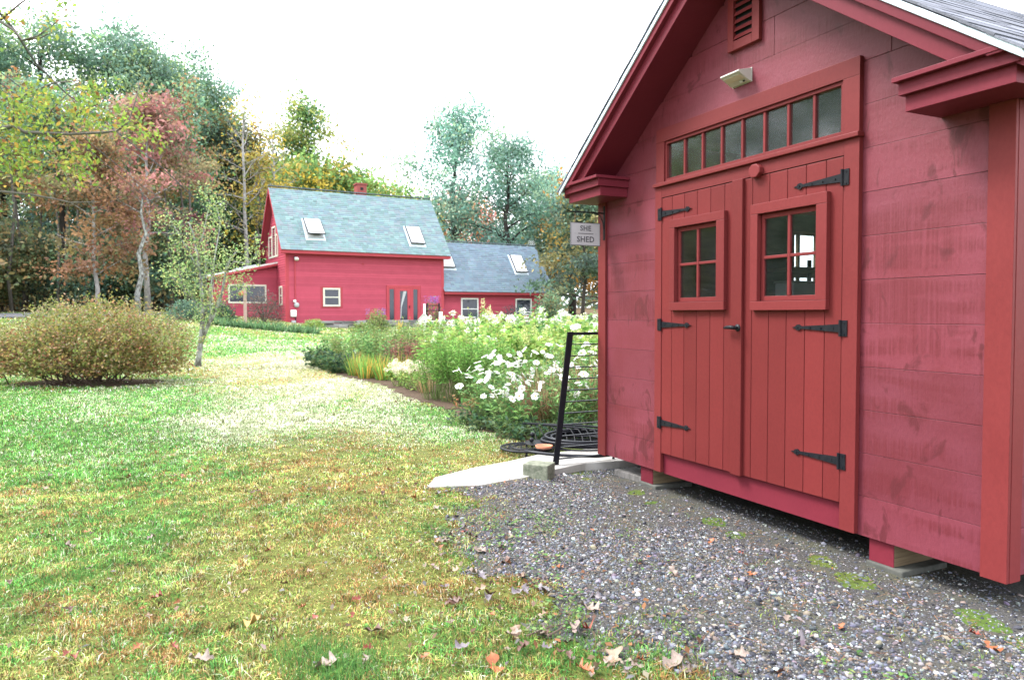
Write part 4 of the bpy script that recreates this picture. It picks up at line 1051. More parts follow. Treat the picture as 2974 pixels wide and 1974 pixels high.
MB().tube([(0, 0, -0.05), (0, 0, at(1233, 882, 29)[2] - g0)], 0.045, 8).build('pole', WHITE, bh)
MB().prism([(-0.16, 0.0), (0.16, 0.0), (0.16, 0.22), (0, 0.40), (-0.16, 0.22)], -0.20, -0.05, 'xz', Matrix.Translation((0, 0, q[2] - g0 - 0.1))).build('house_body', WHITE, bh)
MB().prism([(-0.22, 0.18), (0, 0.43), (0.22, 0.18), (0.22, 0.215), (0, 0.465), (-0.22, 0.215)], -0.24, -0.03, 'xz', Matrix.Translation((0, 0, q[2] - g0 - 0.1))).build('house_roof', WHITE, bh)
MB().lathe([(0.04, 0), (0.04, 0.01)], 12, (0, 0, 0), Matrix.Translation((0, -0.2005, q[2] - g0 + 0.05)) @ Matrix.Rotation(R(90), 4, 'X')).build('dark_entry_disc', IRON, bh)  # solid black disc, coloured as the dark of an opening
q = at(1258, 880, 30.0); g0 = float(gz(q[0], q[1]))
tl = thing('garden_obelisk', 'tall black metal garden support beside the white birdhouse', 'trellis', (q[0], q[1], g0))
for sx, sy in ((-0.3, -0.2), (0.3, -0.2), (0.3, 0.2), (-0.3, 0.2)):
    MB().tube([(sx, sy, -0.05), (sx * 0.8, sy * 0.8, q[2] - g0)], 0.022, 6).build('leg', IRON, tl)
for zz in (0.5, 1.0, q[2] - g0 - 0.1): MB().tube([(-0.28, -0.18, zz), (0.28, -0.18, zz)], 0.018, 6).build('rail', IRON, tl)
q = at(1280, 905, 29.0); g0 = float(gz(q[0], q[1]))
mb = MB(); mb.box(-0.07, 0.07, -0.07, 0.07, -0.08, q[2] - g0); o = mb.build('garden_post', WHITE, None, False, 0.02); o.location = (q[0], q[1], g0)
tag(o, 'short square white garden post right of the black garden support', 'post')

# overhead cables from the pole side to the gable
def cable(name, pts, rad, label):
    P = [Vector(p) for p in pts]; path = []
    for i in range(len(P) - 1):
        for k in range(8): path.append(P[i].lerp(P[i + 1], k / 8))
    path.append(P[-1])
    o = MB().tube(path, rad, 5).build(name, WIRE); tag(o, label, 'cable', 'overhead cables'); return o
anchor = [*h_w(-0.06, 4.15), 5.05]
cable('power_cable', [at(-200, -190, 9.0), at(40, 85, 12), at(105, 185, 15), at(190, 270, 19), at(280, 335, 24), at(350, 392, 28.5), at(480, 495, 33), at(600, 610, 36.5), anchor], 0.022, 'thick grey overhead cable running down to the house gable')
cable('power_cable', [at(-250, 60, 14), at(150, 350, 20), at(240, 420, 24), at(400, 555, 31), at(520, 650, 35.5), [*h_w(-0.35, 5.2), 4.35]], 0.014, 'thin overhead wire, lowest of the three over the orange maple')
cable('power_cable', [at(-250, 20, 15), at(200, 360, 21), at(280, 430, 25), at(420, 545, 31), at(560, 640, 36.2), [*h_w(-0.30, 5.0), 4.6]], 0.014, 'thin overhead wire just above the lowest one over the orange maple')

# ------------------------------------------------------------------ trees
def unit(v): return v / (np.linalg.norm(v) + 1e-9)
def tree_meshes(seed, H, r0, lo, rad, ncl, nlf, size, cols, wts=None, bark=BARK_GREY, shape=0.6, clus=0.16, limbs=14, top=1.0, fork=0.0, asp=0.6, bare=0, flat=0.7, bend=0.03):
    """one trunk mesh (trunk + limbs) and one crown mesh (leaf faces gathered in uneven clumps)"""
    r = np.random.default_rng(seed)
    mb = MB()
    n = 7
    axis_ = [np.array([0, 0, -0.3])]
    off = np.zeros(2)
    for k in range(1, n + 1):
        off = off + r.normal(size=2) * H * bend * 0.5
        axis_.append(np.array([off[0], off[1], H * 0.93 * k / n]))
    axis_ = np.array(axis_)
    def on_axis(t):
        f = t * n; i = min(int(f), n - 1); return axis_[i] + (axis_[i + 1] - axis_[i]) * (f - i)
    rr = [r0 * (1.25 if k == 0 else max(0.06, (1 - k / (n + 0.3)) ** 0.8)) for k in range(n + 1)]
    mb.tube(axis_, rr, 8)
    tips = []
    for k in range(limbs):
        t = lo / H + (0.95 - lo / H) * (k + r.random()) / limbs
        p = on_axis(t)
        f = (t * H - lo) / (H - lo)
        prof = math.sin(math.pi * min(1, (f * 0.85 + 0.15) ** shape)) ** 0.7
        L = rad * max(0.25, prof) * r.uniform(0.75, 1.1)
        az = k * 2.4 + r.normal() * 0.4
        el = 0.25 + 0.75 * f + r.normal() * 0.12
        d = np.array([math.cos(az) * math.cos(el), math.sin(az) * math.cos(el), math.sin(el)])
        q = [p]
        for s in range(4):
            d = unit(d + r.normal(size=3) * 0.16 + np.array([0, 0, 0.04]))
            q.append(q[-1] + d * L / 4)
        br = r0 * 0.42 * (1 - 0.6 * t)
        mb.tube(q, [br, br * 0.75, br * 0.5, br * 0.32, br * 0.12], 5)
        tips += [q[2], q[3], q[4]]
        for s in range(3 + bare):
            b0 = q[1 + s % 3]; dd = unit(d + r.normal(size=3) * 0.75); l2 = L * r.uniform(0.25, 0.5)
            e = b0 + dd * l2
            mb.tube([b0, b0 + dd * l2 * 0.5 + r.normal(size=3) * l2 * 0.06, e], [br * 0.35, br * 0.22, br * 0.07], 4)
            tips.append(e)
    me_t = mb.mesh('trunk', bark, True)
    tips = np.array(tips)
    cen = tips[r.integers(0, len(tips), ncl)] + r.normal(size=(ncl, 3)) * rad * 0.13
    if top != 1.0: cen[:, 2] *= top
    csz = rad * clus * r.uniform(0.6, 1.4, ncl)
    cw = csz ** 2 / (csz ** 2).sum()
    ci = r.choice(ncl, nlf, p=cw)
    P = cen[ci] + r.normal(size=(nlf, 3)) * csz[ci][:, None] * np.array([1, 1, flat])
    ccol = pal(ncl, cols, wts, 0.14, r)
    C = np.clip(ccol[ci] * (1 + r.normal(size=(nlf, 1)) * 0.2), 0.004, 0.9)
    me_c = np_mesh('crown', *leaf_arrays(P, size * r.uniform(0.6, 1.3, nlf), C, 0.35, asp, 0.15, None, r), LEAF)
    return me_t, me_c
def plant_tree(name, label, loc, meshes, group=None, rz=0.0, sc=1.0, cat='tree'):
    o = thing(name, label, cat, loc, rz, group)
    o.scale = (sc,) * 3 if not hasattr(sc, '__len__') else sc
    mobj('trunk', meshes[0], o); mobj('crown', meshes[1], o)
    return o
def base_at(px, Y):
    x = at(px, 900, Y)[0]
    return np.array([x, Y, float(gz(x, Y))])

OAKG = [(0.17, 0.29, 0.19), (0.21, 0.34, 0.19), (0.14, 0.24, 0.17), (0.27, 0.36, 0.16), (0.18, 0.31, 0.23)]
OAKP = [(0.21, 0.37, 0.30), (0.26, 0.42, 0.33), (0.17, 0.30, 0.24), (0.32, 0.44, 0.29), (0.13, 0.23, 0.18)]  # haze on the far oaks is put into these paler, bluer greens
REDS = [(0.36, 0.165, 0.15), (0.44, 0.22, 0.20), (0.32, 0.19, 0.14), (0.28, 0.21, 0.13), (0.21, 0.21, 0.13)]
ORNG = [(0.29, 0.165, 0.085), (0.33, 0.20, 0.11), (0.24, 0.135, 0.085), (0.28, 0.21, 0.09), (0.17, 0.15, 0.08)]
YELL = [(0.48, 0.36, 0.06), (0.42, 0.33, 0.09), (0.30, 0.30, 0.08), (0.22, 0.25, 0.08)]
POPL = [(0.14, 0.28, 0.11), (0.19, 0.34, 0.12), (0.24, 0.35, 0.11), (0.10, 0.21, 0.09), (0.34, 0.37, 0.11)]
PINE = [(0.09, 0.14, 0.09), (0.13, 0.15, 0.075), (0.07, 0.11, 0.085), (0.24, 0.165, 0.08), (0.19, 0.165, 0.07)]
oakA = tree_meshes(101, 21.5, 0.34, 6.5, 6.2, 130, 17000, 0.26, OAKG, None, BARK_DARK, 0.55, 0.105, 20)
oakB = tree_meshes(102, 20.0, 0.30, 6.0, 5.4, 115, 14500, 0.26, OAKG, None, BARK_DARK, 0.6, 0.11, 18)
G1 = 'tall green oaks of the wood left of the house'
lab = 'tall dark green oak in the row rising left of the house'
woods = []
for k, (px, Y, H, ms, rz) in enumerate(((-130, 52, 1.04, oakA, 0.3), (40, 56, 1.12, oakB, 1.9), (165, 54, 1.03, oakA, 3.1), (300, 57, 1.10, oakB, 4.4), (425, 55, 0.985, oakA, 5.5), (520, 58, 0.99, oakB, 0.9), (590, 62, 0.98, oakA, 2.2), (650, 66, 0.96, oakB, 2.9))):
    woods.append(plant_tree('oak_tree', lab, base_at(px, Y), ms, G1, rz, H))
# pines with dark bare stems between the oaks and the house
pineA = tree_meshes(111, 17.0, 0.20, 12.2, 2.1, 60, 3000, 0.30, PINE, (3, 3, 2, 2, 2), BARK_DARK, 0.5, 0.22, 14, bend=0.012, bare=1)
pineB = tree_meshes(112, 15.5, 0.17, 11.0, 1.8, 50, 2400, 0.28, PINE, (2, 3, 2, 3, 3), BARK_DARK, 0.5, 0.22, 12, bend=0.02, bare=1)
pineC = tree_meshes(113, 14.0, 0.13, 10.2, 1.5, 36, 1500, 0.26, PINE, (1, 2, 2, 4, 3), BARK_DARK, 0.5, 0.24, 12, bend=0.02, bare=2)
r = np.random.default_rng(8)
for k in range(34):
    px = 440 + 340 * (k + r.random()) / 34
    Y = r.uniform(60, 78)
    plant_tree('pine_tree', 'thin dark-stemmed pine in the stand behind the sun room', base_at(px, Y), (pineA, pineB, pineC)[k % 3], 'thin pines of the stand behind the sun room', r.random() * 6, r.uniform(0.85, 1.1))
for k in range(16):
    px = -60 + 520 * (k + r.random()) / 16
    Y = r.uniform(58, 74)
    plant_tree('pine_tree', 'slim dark pine in the shade under the big oaks', base_at(px, Y), (pineB, pineC, pineA)[k % 3], 'slim pines under the big oaks', r.random() * 6, r.uniform(0.6, 0.95))
# understory and far wood mass
und = tree_meshes(121, 5.0, 0.06, 0.5, 2.2, 40, 3600, 0.24, [(0.17, 0.29, 0.22), (0.22, 0.30, 0.16), (0.13, 0.22, 0.18), (0.33, 0.29, 0.14)], None, BARK_DARK, 0.5, 0.26, 12)
undO = tree_meshes(122, 5.0, 0.06, 0.5, 2.2, 40, 3000, 0.24, [(0.46, 0.30, 0.16), (0.38, 0.30, 0.14), (0.25, 0.28, 0.14), (0.18, 0.21, 0.14)], None, BARK_DARK, 0.5, 0.26, 12)
for k in range(36):
    px = -120 + 640 * ((k * 1.618) % 1.0 if k >= 26 else (k + r.random()) / 26)
    orange = k % 3 == 1
    plant_tree('understory_sapling', 'russet leafy sapling at the edge of the wood' if orange else 'dark green leafy sapling at the edge of the wood', base_at(px, r.uniform(47, 60) if k < 26 else r.uniform(43.5, 46.5)), undO if orange else und, 'russet saplings at the wood edge' if orange else 'green saplings at the wood edge', r.random() * 6, r.uniform(0.7, 1.35), 'sapling')
slim = tree_meshes(123, 14.0, 0.10, 7.0, 1.8, 24, 1000, 0.22, ORNG + OAKG, None, BARK_GREY, 0.5, 0.22, 10, bend=0.025, bare=1)
for k in range(16):
    px = -60 + 640 * (k + r.random()) / 16
    plant_tree('slender_maple', 'slender grey trunk with thin foliage along the front of the wood', base_at(px, r.uniform(42.5, 49)), slim, 'slender grey trunks along the front of the wood', r.random() * 6, r.uniform(0.8, 1.15))
for k in range(14):
    px = 500 + 330 * (k + r.random()) / 14
    plant_tree('understory_sapling', 'low brushy sapling at the foot of the thin pines', base_at(px, r.uniform(66, 84)), undO if k % 2 else und, 'low saplings at the foot of the thin pines', r.random() * 6, r.uniform(1.1, 2.0), 'sapling')
n = 26000
px = r.uniform(-500, 2100, n); Y = r.uniform(84, 120, n)
X = (px - 1487) / FPX * Y
hmax = np.interp(px, [-500, 350, 520, 600, 800, 1000, 1200, 1700, 2100], [14, 9, 6, 3.5, 3.5, 7, 9, 9, 10])
z = gz(X, Y) + hmax * r.random(n) ** 1.1
k = vnoise(px / 40, z / 2.2, 1.0, 77) + 0.25 * (1 - z / (hmax + 2)) > 0.42
P = np.stack([X, Y, z], 1)[k]
o = leaf_obj('far_wood', P, r.uniform(0.5, 1.0, len(P)), pal(len(P), [(0.13, 0.18, 0.12), (0.19, 0.20, 0.10), (0.28, 0.20, 0.10), (0.11, 0.16, 0.13)], None, 0.2, r), None, None, up=0.3, asp=0.7, r=r)
kind(o, 'stuff'); tag(o, 'far autumn wood filling the gaps behind the house', 'wood')

# maples in front of the oaks
redm = tree_meshes(131, 12.8, 0.17, 4.6, 3.5, 60, 6200, 0.25, REDS, (3, 3, 2, 2, 1.5), BARK_BIRCH, 0.6, 0.14, 16, flat=0.5, bend=0.02)
plant_tree('red_maple', 'red maple with a pale trunk in front of the dark oaks', base_at(430, 42), redm, None, 0.6)
orm = tree_meshes(132, 9.6, 0.12, 1.8, 2.6, 64, 6000, 0.22, ORNG, None, BARK_BIRCH, 0.5, 0.17, 18, flat=0.5, bend=0.02)
plant_tree('orange_maple', 'orange-brown maple with a straight pale trunk left of the red maple', base_at(283, 37), orm, None, 0.0)
lean = tree_meshes(133, 7.4, 0.14, 5.0, 1.3, 12, 500, 0.2, ORNG, None, BARK_PALE, 0.5, 0.3, 8, bend=0.05)
plant_tree('leaning_tree', 'grey leaning trunk right of the straight pale trunk', base_at(402, 36), lean, None, 2.0)
dk = tree_meshes(134, 14.0, 0.26, 7.0, 3.0, 40, 2600, 0.3, OAKG, None, BARK_DARK, 0.5, 0.2, 10)
plant_tree('oak_tree', 'stout dark trunk standing left of the orange maple', base_at(178, 44), dk, None, 0.5)
# bare pale poplar with yellow leaves left of the ridge
barp = tree_meshes(141, 16.5, 0.17, 5.0, 2.6, 30, 900, 0.22, YELL, None, BARK_BIRCH, 0.6, 0.25, 26, bare=6, bend=0.02)
plant_tree('bare_poplar', 'nearly bare pale poplar with a few yellow leaves above the gable', base_at(728, 50), barp, None, 0.4)
plant_tree('bare_poplar', 'second nearly bare pale poplar, nearer the green poplar', base_at(790, 54), barp, None, 3.4, 0.92)
yel = tree_meshes(142, 11.5, 0.13, 4.0, 2.0, 40, 2600, 0.24, YELL, (3, 3, 1, 1), BARK_GREY, 0.5, 0.2, 12)
plant_tree('yellow_birch', 'yellow-leaved tree just left of the roof ridge', base_at(752, 52), yel, None, 1.0)
pop = tree_meshes(151, 18.2, 0.22, 5.0, 3.4, 95, 9000, 0.30, POPL, None, BARK_GREY, 0.75, 0.15, 20, bend=0.015)
plant_tree('green_poplar', 'tall narrow green poplar rising behind the house ridge', base_at(905, 62), pop, None, 0.2)
popy = tree_meshes(152, 17.2, 0.15, 5.0, 2.1, 26, 700, 0.26, YELL, (2, 2, 3, 3), BARK_GREY, 0.7, 0.28, 18, bare=3)
plant_tree('thin_poplar', 'thin almost leafless poplar with yellow tufts right of the green poplar', base_at(1012, 64), popy, None, 0.7)
low = tree_meshes(153, 9.5, 0.12, 2.5, 2.7, 56, 4200, 0.28, POPL + YELL, (2, 2, 2, 1, 2, 2, 2, 2, 1), BARK_GREY, 0.5, 0.2, 14)
for k, (px, Y, s) in enumerate(((850, 58, 1.3), (960, 60, 1.38), (1075, 62, 1.3), (1160, 60, 1.15), (1215, 64, 1.1), (800, 66, 1.5), (1010, 68, 1.35), (905, 70, 1.5), (1120, 70, 1.3))):
    plant_tree('low_birch', 'low yellow-green tree showing over the roof ridge', base_at(px, Y), low, 'low yellow-green trees behind the roof ridge', k * 1.3, s)
# pale oaks and autumn trees behind the wing
po1 = tree_meshes(161, 17.0, 0.30, 4.0, 4.6, 100, 11000, 0.26, OAKP, None, BARK_DARK, 0.7, 0.125, 18)
po2 = tree_meshes(162, 13.5, 0.30, 2.8, 5.4, 120, 14000, 0.26, OAKP, None, BARK_DARK, 0.5, 0.115, 18)
plant_tree('pale_oak', 'tall pale blue-green oak standing behind the wing roof', base_at(1298, 56), po1, None, 0.3)
plant_tree('pale_oak', 'broad pale blue-green oak spreading right of the tall one', base_at(1470, 54), po2, None, 1.1)
plant_tree('pale_oak', 'pale oak half hidden by the shed, beyond the wing end', base_at(1600, 62), po2, None, 3.9, 0.92)
plant_tree('pale_oak', 'small pale oak low behind the wing end', base_at(1660, 56), po2, None, 5.2, 0.70)
pk = tree_meshes(163, 10.5, 0.14, 2.5, 2.9, 50, 3600, 0.27, [(0.55, 0.24, 0.19), (0.50, 0.20, 0.16), (0.52, 0.33, 0.12)], None, BARK_GREY, 0.5, 0.2, 12)
plant_tree('pink_maple', 'salmon-pink maple glimpsed between the pale oaks', base_at(1330, 66), pk, None, 0.5, 1.12)
plant_tree('pink_maple', 'second salmon maple deeper behind the broad pale oak', base_at(1420, 70), pk, None, 2.5, 1.05)
yo = tree_meshes(164, 11.0, 0.14, 2.0, 2.8, 56, 4200, 0.27, [(0.52, 0.30, 0.06), (0.48, 0.24, 0.07), (0.40, 0.30, 0.08), (0.24, 0.22, 0.08)], None, BARK_DARK, 0.5, 0.2, 12)
plant_tree('orange_birch', 'bright orange tree beside the hanging sign of the shed', base_at(1665, 50), yo, None, 0.5, 0.95)
plant_tree('orange_birch', 'orange tree hidden mostly behind the shed', base_at(1760, 54), yo, None, 2.2, 1.1)
con = tree_meshes(165, 8.0, 0.14, 1.0, 3.2, 60, 5200, 0.26, [(0.09, 0.14, 0.10), (0.13, 0.16, 0.09), (0.07, 0.11, 0.08), (0.20, 0.19, 0.08)], None, BARK_DARK, 0.45, 0.16, 16, flat=0.35)
plant_tree('white_pine', 'flat-tiered green pine low beyond the flower bed, beside the shed corner', base_at(1690, 40), con, None, 0.9, 0.9)
plant_tree('white_pine', 'green pine partly behind the shed wall', base_at(1775, 44), con, None, 2.9, 1.1)
# the wood goes on round the left side (it is what the shed panes mirror)
for k, (x, y) in enumerate(((-38, 44), (-33, 31), (-39, 20), (-34, 11), (-40, 3), (-36, -7), (-41, -17), (-30, -26), (-44, 33), (-47, 12))):
    plant_tree('oak_tree', 'oak of the wood edge beyond the lawn, mirrored in the shed panes', (x, y, float(gz(x, y))), (oakA, oakB)[k % 2], 'oaks along the side of the lawn', k * 1.7, 0.9 + 0.02 * (k % 5))
for k, (x, y) in enumerate([(-31 - 5 * (j % 3) + (j * 37 % 5) * 0.4, 40 - 1.75 * j) for j in range(32)]):
    plant_tree('understory_sapling', 'sapling under the oaks beside the lawn', (x, y, float(gz(x, y))), und if k % 2 else undO, 'saplings under the oaks beside the lawn', k * 1.1, 1.5, 'sapling')

# ---- overhanging tree at the upper left, trunk beyond the frame
NT = thing('overhanging_tree', 'near tree with yellow-green leaves reaching in over the lawn', 'tree', (-8.6, 9.4, float(gz(-8.6, 9.4))))
inv = np.array([-8.6, 9.4, float(gz(-8.6, 9.4))])
r = np.random.default_rng(17)
MB().tube([(0, 0, -0.3), (0.08, 0.02, 1.2), (0.0, 0.1, 2.6), (0.15, 0.05, 4.0), (0.3, 0.1, 6.0)], [0.2, 0.16, 0.14, 0.11, 0.05], 10).build('trunk', BARK_GREY, NT, True)
def pxpath(pts): return [at(a, b, Y) - inv for a, b, Y in pts]
brs = [([(-340, 520, 9.4), (-150, 420, 9.2), (0, 375, 9.0), (38, 366, 9.0), (75, 385, 8.95), (120, 386, 8.9), (200, 390, 8.9), (300, 385, 8.8), (340, 380, 8.8), (375, 350, 8.8), (395, 290, 8.75), (405, 235, 8.75)], 0.034),
       ([(-300, 240, 9.4), (-120, 60, 9.2), (0, 62, 9.0), (40, 88, 9.0), (65, 118, 9.0), (110, 105, 8.9), (170, 60, 8.9)], 0.028),
       ([(-300, 560, 9.4), (-100, 440, 9.3), (0, 430, 9.2), (80, 428, 9.1), (130, 424, 9.1)], 0.024),
       ([(-320, 640, 9.3), (-100, 545, 9.2), (95, 566, 9.0), (150, 576, 9.0), (205, 588, 8.95), (290, 586, 8.9)], 0.022),
       ([(-300, 480, 9.5), (-60, 300, 9.4), (60, 280, 9.3), (160, 240, 9.2), (230, 235, 9.1)], 0.022),
       ([(38, 366, 9.0), (40, 320, 9.0), (36, 290, 9.0)], 0.012), ([(120, 386, 8.9), (150, 320, 8.9), (200, 270, 8.9)], 0.012), ([(200, 390, 8.9), (225, 330, 8.85), (290, 300, 8.8)], 0.011),
       ([(-100, 500, 9.2), (40, 500, 9.1), (120, 470, 9.1), (190, 480, 9.0)], 0.014), ([(0, 60, 9.0), (60, 10, 9.0), (120, -30, 9.0)], 0.014), ([(65, 118, 9.0), (120, 110, 8.95), (150, 95, 8.9)], 0.01)]
for pts, rad in brs:
    p = pxpath(pts); k = len(p)
    MB().tube(p, [max(0.004, rad * (1 - i / k)) for i in range(k)], 6).build('branch', BARK_GREY if rad > 0.02 else TWIG, NT, True)
Pl = []
def spray(x0, x1, y0, y1, n, nc, sig=26):
    c = np.stack([r.uniform(x0, x1, nc), r.uniform(y0, y1, nc)], 1)
    for i in range(n):
        q = c[r.integers(nc)] + r.normal(size=2) * sig * np.array([1.2, 0.8])
        Pl.append(at(q[0], q[1], 8.9 + r.normal() * 0.4) - inv)
spray(-150, 300, 240, 400, 1500, 26); spray(300, 440, 320, 410, 260, 8, 20); spray(-150, 190, -20, 110, 330, 14, 24); spray(-150, 240, 400, 560, 900, 20); spray(-150, 40, 130, 220, 200, 8); spray(250, 300, 255, 300, 90, 3, 18); spray(-300, -60, 100, 600, 700, 20); spray(230, 420, 240, 330, 60, 5, 14)
Pl = np.array(Pl)
leaf_obj('foliage', Pl, r.uniform(0.045, 0.085, len(Pl)), pal(len(Pl), [(0.22, 0.30, 0.05), (0.15, 0.25, 0.05), (0.30, 0.33, 0.07), (0.40, 0.28, 0.06), (0.26, 0.13, 0.05), (0.12, 0.19, 0.06)], (4, 3, 3, 1.2, 0.7, 2), 0.2, r), NT, r=r, up=0.5, asp=0.55, droop=0.3)

# ---- small lichen-covered apple tree on the lawn
ag = ground(573, 1064)
AT = thing('apple_tree', 'small crooked apple tree with pale lichen bark on the lawn', 'tree', ag)
inv = ag
YA = ag[1]
def ap(pts): return [at(a, b, YA + dy) - inv for a, b, dy in pts]
r = np.random.default_rng(19)
ab = [([(573, 1078, 0), (577, 1035, 0), (584, 985, 0), (588, 930, 0), (588, 870, 0.05), (580, 800, 0.1), (571, 730, 0.1), (562, 680, 0.12), (548, 645, 0.15)], 0.105),
      ([(582, 1000, 0), (602, 950, -0.05), (625, 905, -0.1), (645, 850, -0.15), (655, 790, -0.2), (672, 745, -0.2), (690, 728, -0.25)], 0.07),
      ([(655, 790, -0.2), (680, 760, -0.3), (715, 765, -0.35), (735, 758, -0.4), (745, 735, -0.4)], 0.03),
      ([(590, 930, 0), (612, 860, 0.1), (615, 800, 0.2), (628, 720, 0.25), (640, 650, 0.3), (632, 610, 0.3)], 0.045),
      ([(586, 900, 0), (560, 870, -0.2), (545, 840, -0.3), (515, 815, -0.35), (490, 800, -0.4)], 0.026),
      ([(580, 800, 0.1), (555, 740, 0.0), (530, 700, -0.1), (505, 655, -0.1)], 0.026), ([(571, 730, 0.1), (590, 680, 0.1), (600, 630, 0.2), (610, 590, 0.2)], 0.02),
      ([(588, 880, 0.05), (600, 820, 0.2), (595, 740, 0.3), (585, 690, 0.3)], 0.022), ([(602, 950, -0.05), (612, 905, -0.2), (608, 860, -0.3), (600, 830, -0.3)], 0.022), ([(625, 905, -0.1), (650, 880, -0.2), (690, 850, -0.2), (710, 835, -0.3)], 0.018),
      ([(560, 870, -0.2), (535, 850, -0.3), (520, 790, -0.3)], 0.012), ([(640, 860, -0.15), (620, 820, -0.2), (622, 770, -0.2)], 0.014)]
tips = []
for pts, rad in ab:
    p = ap(pts); k = len(p)
    o = MB().tube(p, [max(0.006, 0.74 * rad * (1.3 if i == 0 and rad > 0.09 else (1 - i / (k + 0.4)))) for i in range(k)], 8).build('trunk' if rad > 0.1 else 'limb', BARK_PALE, AT, True)
    tips += [q for q in p[2:]]
    mb = MB()
    for s in range(5):
        b0 = p[r.integers(1, k)]; d = unit(r.normal(size=3) + np.array([0, 0, 0.7])); L = r.uniform(0.15, 0.4)
        mb.tube([b0, b0 + d * L * 0.5 + r.normal(size=3) * 0.02, b0 + d * L], [0.008, 0.006, 0.002], 4); tips.append(b0 + d * L)
    o2 = mb.build('twigs', BARK_PALE, AT); kind(o2, 'stuff')
tips = np.array([t for t in tips if t[2] > 1.0])
ci = r.integers(0, len(tips), 4200)
P = tips[ci] + r.normal(size=(4200, 3)) * 0.13
leaf_obj('foliage', P, r.uniform(0.04, 0.075, 4200), pal(4200, [(0.24, 0.36, 0.13), (0.34, 0.43, 0.19), (0.17, 0.28, 0.10), (0.42, 0.44, 0.18)], None, 0.2, r), AT, r=r)

# ---- the big rounded shrub
r = np.random.default_rng(23)
sc = np.array([SHRUB_C[0], SHRUB_C[1], float(gz(*SHRUB_C))])
SB = thing('rounded_shrub', 'large wide shrub with small olive and rust coloured leaves on the lawn', 'shrub', sc)
mb = MB()
for k in range(70):
    a = r.uniform(0, 2 * np.pi); e = r.uniform(0.25, 1.35)
    b0 = np.array([r.normal() * 0.35, r.normal() * 0.18, -0.05]); L = r.uniform(0.7, 1.25)
    d = np.array([math.cos(a) * math.cos(e) * 1.55, math.sin(a) * math.cos(e), math.sin(e) * 1.05])
    mb.tube([b0, b0 + d * L * 0.5 + np.array([0, 0, 0.08]), b0 + d * L], [0.014, 0.009, 0.003], 4)
kind(mb.build('stems', TWIG, SB), 'stuff')
lob = [(-1.15, 0.0, 0.52, 0.78, 0.85, 0.62), (-0.45, 0.15, 0.72, 0.85, 0.9, 0.74), (0.35, 0.0, 0.80, 0.9, 0.95, 0.78), (1.0, 0.05, 0.62, 0.72, 0.85, 0.66), (-0.1, -0.45, 0.55, 0.9, 0.75, 0.55), (0.7, -0.4, 0.50, 0.75, 0.7, 0.52), (-0.8, -0.4, 0.45, 0.75, 0.7, 0.5), (1.4, -0.1, 0.42, 0.45, 0.6, 0.45), (-1.6, -0.1, 0.36, 0.45, 0.6, 0.42)]
PL = []
for cx_, cy_, cz_, ax_, ay_, az_ in lob:
    n = int(8200 * ax_ * az_)
    d = r.normal(size=(n, 3)); d /= np.linalg.norm(d, axis=1, keepdims=True)
    a_ = np.arctan2(d[:, 1], d[:, 0])
    bump = 1 + 0.75 * (vnoise(a_ * 2.2 + 5 * cx_, d[:, 2] * 3, 1.5, 4) - 0.5) + 0.3 * (vnoise(a_ * 6 + 9, d[:, 2] * 9, 1.6, 14) - 0.5)
    PL.append(d * ((0.5 + 0.5 * r.random(n) ** 0.5) * bump)[:, None] * np.array([ax_, ay_, az_]) + np.array([cx_, cy_, cz_]))
P = np.concatenate(PL)
k = (P[:, 2] > 0.10 + 0.16 * (vnoise(P[:, 0], P[:, 1], 3, 8))) & (vnoise(P[:, 0] + P[:, 2] * 0.7, P[:, 1] - P[:, 2], 7, 18) > 0.15)
P = P[k]
C = pal(len(P), [(0.22, 0.24, 0.065), (0.28, 0.26, 0.08), (0.31, 0.22, 0.11), (0.14, 0.18, 0.06), (0.25, 0.14, 0.075), (0.38, 0.33, 0.20)], (3, 3, 2, 3, 1.5, 1.0), 0.22, r)
rust = sstep(0.5, 0.7, vnoise(P[:, 0] * 1.4, P[:, 2] * 2.2 + P[:, 1], 1.6, 28))[:, None]
C = C * (1 + rust * np.array((0.05, -0.14, -0.05)))
leaf_obj('foliage', P, r.uniform(0.035, 0.075, len(P)), C, SB, r=r, up=0.3, asp=0.6)
# sprays sticking out of the top
P = []
for k in range(190):
    a = r.uniform(-1.9, 1.75); b0 = np.array([a, r.normal() * 0.45, 1.2 * math.sqrt(max(0.05, 1 - (a / 2.0) ** 2)) * r.uniform(0.7, 1.08)]); dd = unit(r.normal(size=3) * 0.6 + np.array([a * 0.5, -0.1, 0.9])); L = r.uniform(0.2, 0.55)
    for s in range(20): P.append(b0 + dd * L * r.random() + r.normal(size=3) * 0.025)
leaf_obj('shoots', P, 0.05, pal(len(P), [(0.24, 0.25, 0.07), (0.18, 0.22, 0.06), (0.34, 0.30, 0.16)], None, 0.2, r), SB, r=r)

